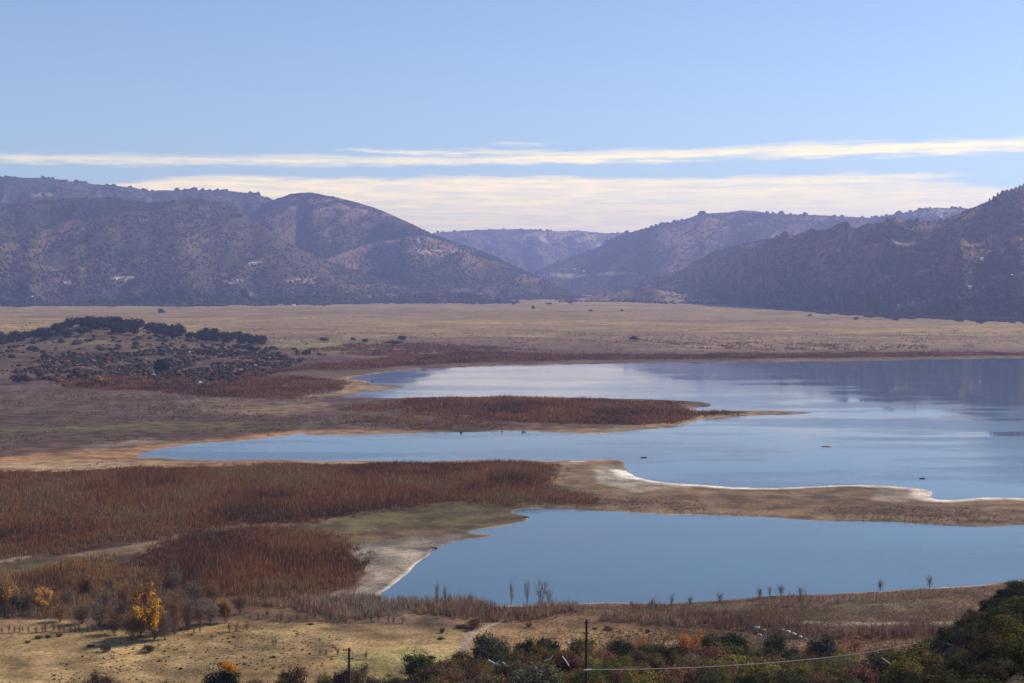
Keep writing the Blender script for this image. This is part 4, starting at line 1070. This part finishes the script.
# boulder slope and scrub below the knoll: clumps and stones nobody could count
def slope_scatter(name, n, poly, s0, s1, cols, seed, label, cat, mat, squash):
    rng = np.random.default_rng(seed); P = np.array(poly, float)
    W = world_poly(poly, 8 if poly[0][1] < 500 else 1.0); lo, hi = W.min(0), W.max(0); p = rng.uniform(lo, hi, (n, 2)); p = p[poly_sd(p[:, 0], p[:, 1], W) < 12 * rng.normal(size=n)]
    p = p[fbm(p[:, 0] / 28, p[:, 1] / 50, seed, 4) > -.08]
    z = ground_z(p[:, 0], p[:, 1]); s = rng.uniform(s0, s1, len(p)) * (1 + rng.random(len(p)) ** 5)
    c = np.array(cols)[rng.integers(0, len(cols), len(p))] * rng.uniform(.7, 1.3, (len(p), 1))
    v_, f_, c_ = clumps(np.c_[p, z + s * .25], s, c, squash)
    tag(link(name, new_mesh(name, v_, 3, f_, [mat], False, c_)), label, cat, kind='stuff')


slope_scatter('slope_scrub', 9500, KNOLL_FOOT, .8, 2.3, [(.030, .026, .020), (.05, .036, .026), (.08, .045, .032), (.036, .034, .024)], 401, 'dark scrub covering the boulder slope under the knoll', 'scrub', M_WOOD, .7)
slope_scatter('slope_boulders', 900, KNOLL_FOOT, .6, 1.5, [(.20, .155, .13), (.16, .12, .10), (.26, .21, .18)], 402, 'pale granite boulders scattered over the slope under the knoll', 'boulders', M_WOOD, .7)
slope_scatter('slope_scrub', 1500, [(-40, 350), (30, 340), (110, 328), (260, 344), (330, 352), (260, 356), (100, 352), (0, 358), (-40, 362)], 1.6, 4.0, [(.035, .032, .022), (.05, .042, .028)], 403, 'dark low brush between the oaks on the knoll', 'scrub', M_WOOD, .6)
slope_scatter('shore_stones', 420, [(90, 449), (110, 446), (165, 440), (160, 445), (110, 451)], .15, .42, [(.30, .25, .2), (.24, .19, .15)], 404, 'line of pale stones on the ochre shore near the channel tip', 'stones', M_WOOD, .6)

slope_scatter('meadow_tussocks', 2600, [(-30, 634), (120, 640), (300, 628), (470, 630), (640, 630), (660, 640), (480, 665), (300, 690), (-30, 690)], .08, .26, [(.12, .085, .045), (.17, .12, .06), (.09, .065, .04)], 405, 'small dark tussocks speckling the straw meadow', 'tussocks', M_WOOD, .7)

# labels for the many: place in a named row, or shared where nothing tells them apart
ORD = ['leftmost', 'second', 'third', 'fourth', 'fifth', 'sixth', 'seventh', 'eighth']
bins = {}
for (e, desc, zone, u) in LIST: bins.setdefault((desc, zone), []).append((u, e))
for (desc, zone), L in bins.items():
    L.sort(key=lambda q: q[0]); n = len(L)
    for i, (u, e) in enumerate(L):
        if n == 1: e['label'] = f'only {desc} {zone}'
        elif n > 8: e['label'] = f'{desc} {zone}'; e['group'] = (f'{desc}s {zone}').replace(',', '')
        elif i == n - 1: e['label'] = f'rightmost {desc} {zone}'
        elif i == 0: e['label'] = f'leftmost {desc} {zone}'
        else: e['label'] = f'{desc} {zone}, {ORD[i]} from the left'

# ------------------------------------------------------------------ utility poles, cable
def bxm(cx, cy, cz, sx, sy, sz):
    v = np.array([(a, b, c) for a in (-1, 1) for b in (-1, 1) for c in (-1, 1)], float) * np.array([sx, sy, sz]) / 2 + np.array([cx, cy, cz])
    f = np.array([(0, 1, 3, 2), (4, 6, 7, 5), (0, 4, 5, 1), (2, 3, 7, 6), (0, 2, 6, 4), (1, 5, 7, 3)]); return v, f


def joined(name, mats, shapes, parent, smooth=False):
    V, Q, o = [], [], 0
    for v, f in shapes: V.append(v); Q.append(f + o); o += len(v)
    return link(name, new_mesh(name, np.concatenate(V), 4, np.concatenate(Q), mats, smooth), parent)


def utility_pole(u, vtop, d, label, arms, extra_pin=True):
    rx, rz = pix_dir(u, vtop); x = float(rx * d); z = float(ground_z(np.array([x]), np.array([float(d)]))[0]); H = CAMZ + float(rz) * d - z
    e = bpy.data.objects.new('utility_pole', None); COL.objects.link(e); e.location = (x, d, z); tag(e, label, 'utility pole', 'utility poles on the near hillside')
    joined('pole', [M_POLE], [tube_arrays([[(0, 0, -.6, .21), (0, 0, H * .5, .18), (0, 0, H, .14)]], 10)], e, True)
    for (h, x0, x1, up) in arms:
        a = joined('crossarm', [M_POLE], [bxm((x0 + x1) / 2, -.22, H - h, x1 - x0, .11, .13)], e)
        for xi in (x0 + .08, x1 - .08):
            if abs(xi) > .3: joined('insulator', [M_STEEL], [tube_arrays([[(xi, -.22, H - h + .066, .035), (xi, -.22, H - h + .16, .05), (xi, -.22, H - h + up, .045), (xi, -.22, H - h + up + .04, .012)]], 8)], a, True)
    return e, H, x, z


p2, H2, px2, pz2 = utility_pole(586.5, 620, 163, 'tall dark utility pole with a pale cable fixed to it, right of the path', [(.25, -.3, .3, .2), (1.5, -.45, .3, .2)])
p1, H1, px1, pz1 = utility_pole(349, 648, 172, 'short dark utility pole with small side arms, right of the straw meadow shrubs', [(.2, -.75, .28, .22), (1.3, -.3, .6, .5)])
joined('strut', [M_POLE], [tube_arrays([[(0, -.2, H1 - 1.9, .05), (-.55, -.25, H1 - 1.3, .05)]], 6)], p1)

cpix = [(583, 669.5, 163), (590, 669.6, 162.8), (640, 669.2, 162), (700, 667.3, 161), (760, 663.6, 160), (820, 658.5, 159), (870, 652.2, 158), (918, 643.0, 157)]
pts = []
for u, v, d in cpix:
    rx, rz = pix_dir(u, v); pts.append((float(rx * d), float(d), CAMZ + float(rz * d), .042))
cable = bpy.data.objects.new('cable', None); COL.objects.link(cable); cable.location = (pts[1][0], pts[1][1], pts[1][2])
tag(cable, 'pale sagging cable running from the tall utility pole to the right spur', 'cable')
rel = [(a - pts[1][0], b - pts[1][1], c - pts[1][2], r) for a, b, c, r in pts]
Pc = np.array(rel); tt = np.linspace(0, len(Pc) - 1, 50); fine = [[float(np.interp(t, range(len(Pc)), Pc[:, j])) for j in range(4)] for t in tt]
joined('span', [M_CABLE], [tube_arrays([fine[1:]], 6)], cable, True)
joined('clamp', [M_CABLE], [tube_arrays([[(-.75, -.22, -.05, .10), (-.2, -.24, .02, .14), (.15, -.22, .03, .11)]], 6)], cable, True)

# bleached fallen branches and white boulders
def log_obj(u, v, segs_px, r, label, d):
    rx, rz = pix_dir(u, v); x = float(rx * d); z = CAMZ + float(rz) * d
    e = bpy.data.objects.new('fallen_branch', None); COL.objects.link(e); e.location = (x, d, z); tag(e, label, 'branch', 'bleached fallen branches')
    s = d / F; rng = np.random.default_rng(int(u))
    out = [[(du * s, rng.normal(0, .15), -dv * s, rr * r) for (du, dv, rr) in S] for S in segs_px]
    joined('limb', [M_BARK_PALE], [tube_arrays(out[:1], 6)], e, True)
    if len(out) > 1: joined('side_branch', [M_BARK_PALE], [tube_arrays(out[1:], 6)], e, True)


log_obj(500, 664, [[(-12, -4, 1), (-6, -1, 1), (0, 1, .9), (6, 2, .6)], [(-9, 3, .7), (-4, -1, .8), (0, -4, .6)], [(2, -2, .8), (8, 2, .7), (14, 5, .4)]], .11, 'tangle of bleached white branches among shrubs left of the tall pole', 188)
log_obj(556, 658, [[(-12, 3, .7), (-6, 1, 1), (-3, -3, .9)], [(6, -2, 1), (9, 2, 1), (13, 8, .8)]], .11, 'bent bleached branch just left of the tall utility pole foot', 186)
log_obj(893, 664, [[(-11, -6, .7), (-3, 0, 1), (2, 4, .8), (9, 8, .7)]], .10, 'pale dead branch among shrubs at the foot of the right spur', 176)


def boulder(u, v, wpx, d, label, group, mat=M_ROCK, sq=.6):
    rx, rz = pix_dir(u, v); x = float(rx * d); z = CAMZ + float(rz) * d
    rng = np.random.default_rng(int(u * 7 + v)); v_ = (ICO_V + .55 * (rng.random((12, 3)) - .5)) * (wpx * d / F / 2) * np.array([1, .8, sq])
    o = link('boulder', new_mesh('boulder', v_, 3, ICO_F, [mat])); o.location = (x, d, z)
    bv = o.modifiers.new('round', 'BEVEL'); bv.width = .06; bv.segments = 2
    tag(o, label, 'boulder', group)


M_WHITE_ROCK = mat_plain('bleached_granite', (.40, .36, .32), nscale=2, var=.3)
for i, (u, v, w) in enumerate([(757, 628, 7), (764, 630, 5), (759, 635, 6), (788, 632, 6), (794, 634.5, 7), (800, 637, 6), (805, 639, 5), (783, 630, 4)]):
    boulder(u, v, w, 217.5, ['topmost white boulder left of the dark oak', 'small white boulder touching the dark oak on its left', 'lowest white boulder left of the dark oak', 'first white boulder right of the dark oak', 'largest white boulder right of the dark oak', 'middle white boulder in the chain right of the dark oak', 'last small white boulder at the right end of the chain', 'smallest white boulder tucked against the dark oak'][i], 'white boulders behind the hillside oaks', M_WHITE_ROCK)
boulder(805, 665, 4, 206, 'tiny pale boulder just under the pale cable', None, M_WHITE_ROCK)
boulder(568, 643, 5, 219, 'pinkish boulder left of the oak behind the tall pole', None)
boulder(433, 657, 10, 222, 'flat dark log shaped boulder right of the bright green oak', None, M_BARK, .35)

# rock and snags in the lake, a stake stump, floating birds
x, y = on_plane(827, 446.5); v_ = ICO_V * np.array([3.2, 1.3, .55]); o = link('islet_rock', new_mesh('islet_rock', v_, 3, ICO_F, [M_ROCK])); o.location = (float(x), float(y), .1)
tag(o, 'low rock breaking the surface in the middle of the lake', 'rock')
for (u, v, w, h, lab) in [(922, 478, 2.2, .5, 'dark snag floating in the lake near the pale spit'), (524, 431.5, 2.6, 2.2, 'dark snag in the channel below the peninsula thicket'), (461, 432.5, 1.6, 1.8, 'small dark snag at the channel edge, left of the other one'), (577, 398, 2.6, 1.0, 'dark driftwood on the upper edge of the peninsula'),
                          (434.5, 547.5, 1.9, .8, 'dark driftwood lump at the corner of the mud flats'), (526, 517, 2.2, .8, 'dark driftwood lump on the tip of the olive green spit'), (424, 370, 3, 1.6, 'dark snag on the far shore of the upper bay'), (372, 381, 2.5, 1.4, 'dark snag in the small inlet of the upper bay'), (644, 457, 3.0, .4, 'pale bar of gravel off the spit')]:
    x, y = on_plane(u, v, .3); rng = np.random.default_rng(int(u)); out = []
    e = bpy.data.objects.new('driftwood', None); COL.objects.link(e); e.location = (float(x), float(y), 0); tag(e, lab, 'driftwood', 'driftwood and snags round the lake')
    for q in range(4):
        a = rng.uniform(-1, 1); out.append([(a * w * .2, 0, -.3, .16), (a * w * .5, rng.normal(0, .3), h * .6, .12), (a * w * .75, rng.normal(0, .4), h * rng.uniform(.6, 1), .06)])
    joined('limb', [M_BARK], [tube_arrays([[(-w / 2, 0, .05, .2), (0, .1, .2, .28), (w / 2, 0, .1, .16)]], 6)], e); joined('branch', [M_BARK], [tube_arrays(out, 5)], e)

# ------------------------------------------------------------------ far houses
def house(u, v, wpx, hpx, label, roof=M_ROOF, wall=M_WALL):
    """small house on a far slope, found where the sight line meets the hillside"""
    dep = bpy.context.evaluated_depsgraph_get()
    from mathutils import Vector
    rx, rz = pix_dir(u, v); best = None
    for o in [q for q in bpy.data.objects if q.name.split('.')[0] in ('hills', 'ground')]:
        ok, loc, nrm, idx = o.ray_cast(Vector((0, 0, CAMZ)), Vector((float(rx), 1, float(rz))).normalized())
        if ok and loc.y > 600 and (best is None or loc.y < best.y): best = loc
    if best is None: return
    s = best.y / F; w, h = wpx * s * .72, hpx * s * .72; dd = w * .6
    e = bpy.data.objects.new('house', None); COL.objects.link(e); e.location = (best.x, best.y - 6, best.z + .2); e.rotation_euler = (0, 0, R(RNG.uniform(-15, 25))); tag(e, label, 'house', 'far houses on the hillsides')
    joined('wall', [wall], [bxm(0, 0, h * .3 - 1.5, w, dd, h * .7 + 3)], e)
    e2 = h * .65
    V = np.array([(-w * .54, -dd * .56, e2), (w * .54, -dd * .56, e2), (w * .54, dd * .56, e2), (-w * .54, dd * .56, e2), (-w * .54, 0, h), (w * .54, 0, h)])
    me = bpy.data.meshes.new('house_roof'); me.from_pydata(V.tolist(), [], [(0, 1, 5, 4), (2, 3, 4, 5), (0, 4, 3), (1, 2, 5), (3, 2, 1, 0)]); me.materials.append(roof); link('roof', me, e)
    for wx in (-.25, .2): joined('window', [M_WIN], [bxm(wx * w, -dd / 2 - .03, h * .3, w * .14, .06, h * .25)], e)


M_METAL_ROOF = mat_plain('white_metal_roof', (.85, .84, .82), .35, 1)
for (u, v, w, h, lab, rf) in [(969, 288, 5, 3.4, 'bright white house low on the right slope', M_METAL_ROOF), (981, 259.5, 4, 2.6, 'white house higher up the right slope', M_METAL_ROOF), (1011, 276, 3, 2.2, 'small pale house near the right edge of the right slope', M_METAL_ROOF), (898, 305, 4, 2, 'pale house at the foot of the right slope', M_ROOF),
                          (116, 279, 4, 2.4, 'leftmost pale house of the row on the left hillside', M_METAL_ROOF), (124, 278.5, 4, 2.4, 'middle pale house of the row on the left hillside', M_ROOF), (133, 278.5, 3.5, 2.2, 'right pale house of the row on the left hillside', M_METAL_ROOF), (66, 284, 3.5, 2, 'lone pale house left of the row on the left hillside', M_METAL_ROOF),
                          (255, 264, 7, 2, 'long white shed on the left hillside', M_METAL_ROOF), (281, 306, 7, 2.4, 'long pale barn at the foot of the left hills', M_ROOF), (294, 306, 4, 2.4, 'small pale barn right of the long one', M_METAL_ROOF), (230, 283, 4, 2, 'pale house below the long white shed', M_ROOF), (238, 281, 3.4, 2, 'pale house just above its neighbour below the long shed', M_METAL_ROOF),
                          (575, 270, 3.2, 2.4, 'pale house in the valley gap, left of a pair', M_METAL_ROOF), (584, 272, 3.2, 2.4, 'pale house in the valley gap, right of a pair', M_METAL_ROOF), (418, 241, 3, 2, 'pale house high on the middle hill', M_METAL_ROOF), (33, 298, 2.4, 3, 'tiny pale house low on the far left hillside', M_METAL_ROOF), (315, 279, 3, 2, 'pale house on the slope right of the long white shed', M_ROOF)]:
    house(u, v, w, h, lab, rf)

# ------------------------------------------------------------------ haze
hv, hf = bxm(0, 6900, 330, 16400, 15200, 900)
hm = bpy.data.materials.new('thin_blue_haze'); hm.use_nodes = True; ht = hm.node_tree; ht.nodes.clear()
ho = ht.nodes.new('ShaderNodeOutputMaterial'); pv = ht.nodes.new('ShaderNodeVolumePrincipled'); ht.links.new(pv.outputs[0], ho.inputs['Volume'])
pv.inputs['Color'].default_value = (*HAZE_COL, 1); pv.inputs['Density'].default_value = HAZE_DENSITY; pv.inputs['Anisotropy'].default_value = 0.25
pv.inputs['Density Attribute'].default_value = ''
try: hm.cycles.homogeneous_volume = True
except Exception: pass
tag(link('haze', new_mesh('haze', hv, 4, hf, [hm])), 'thin bluish air between the viewpoint and the far hills', 'haze', kind='stuff')
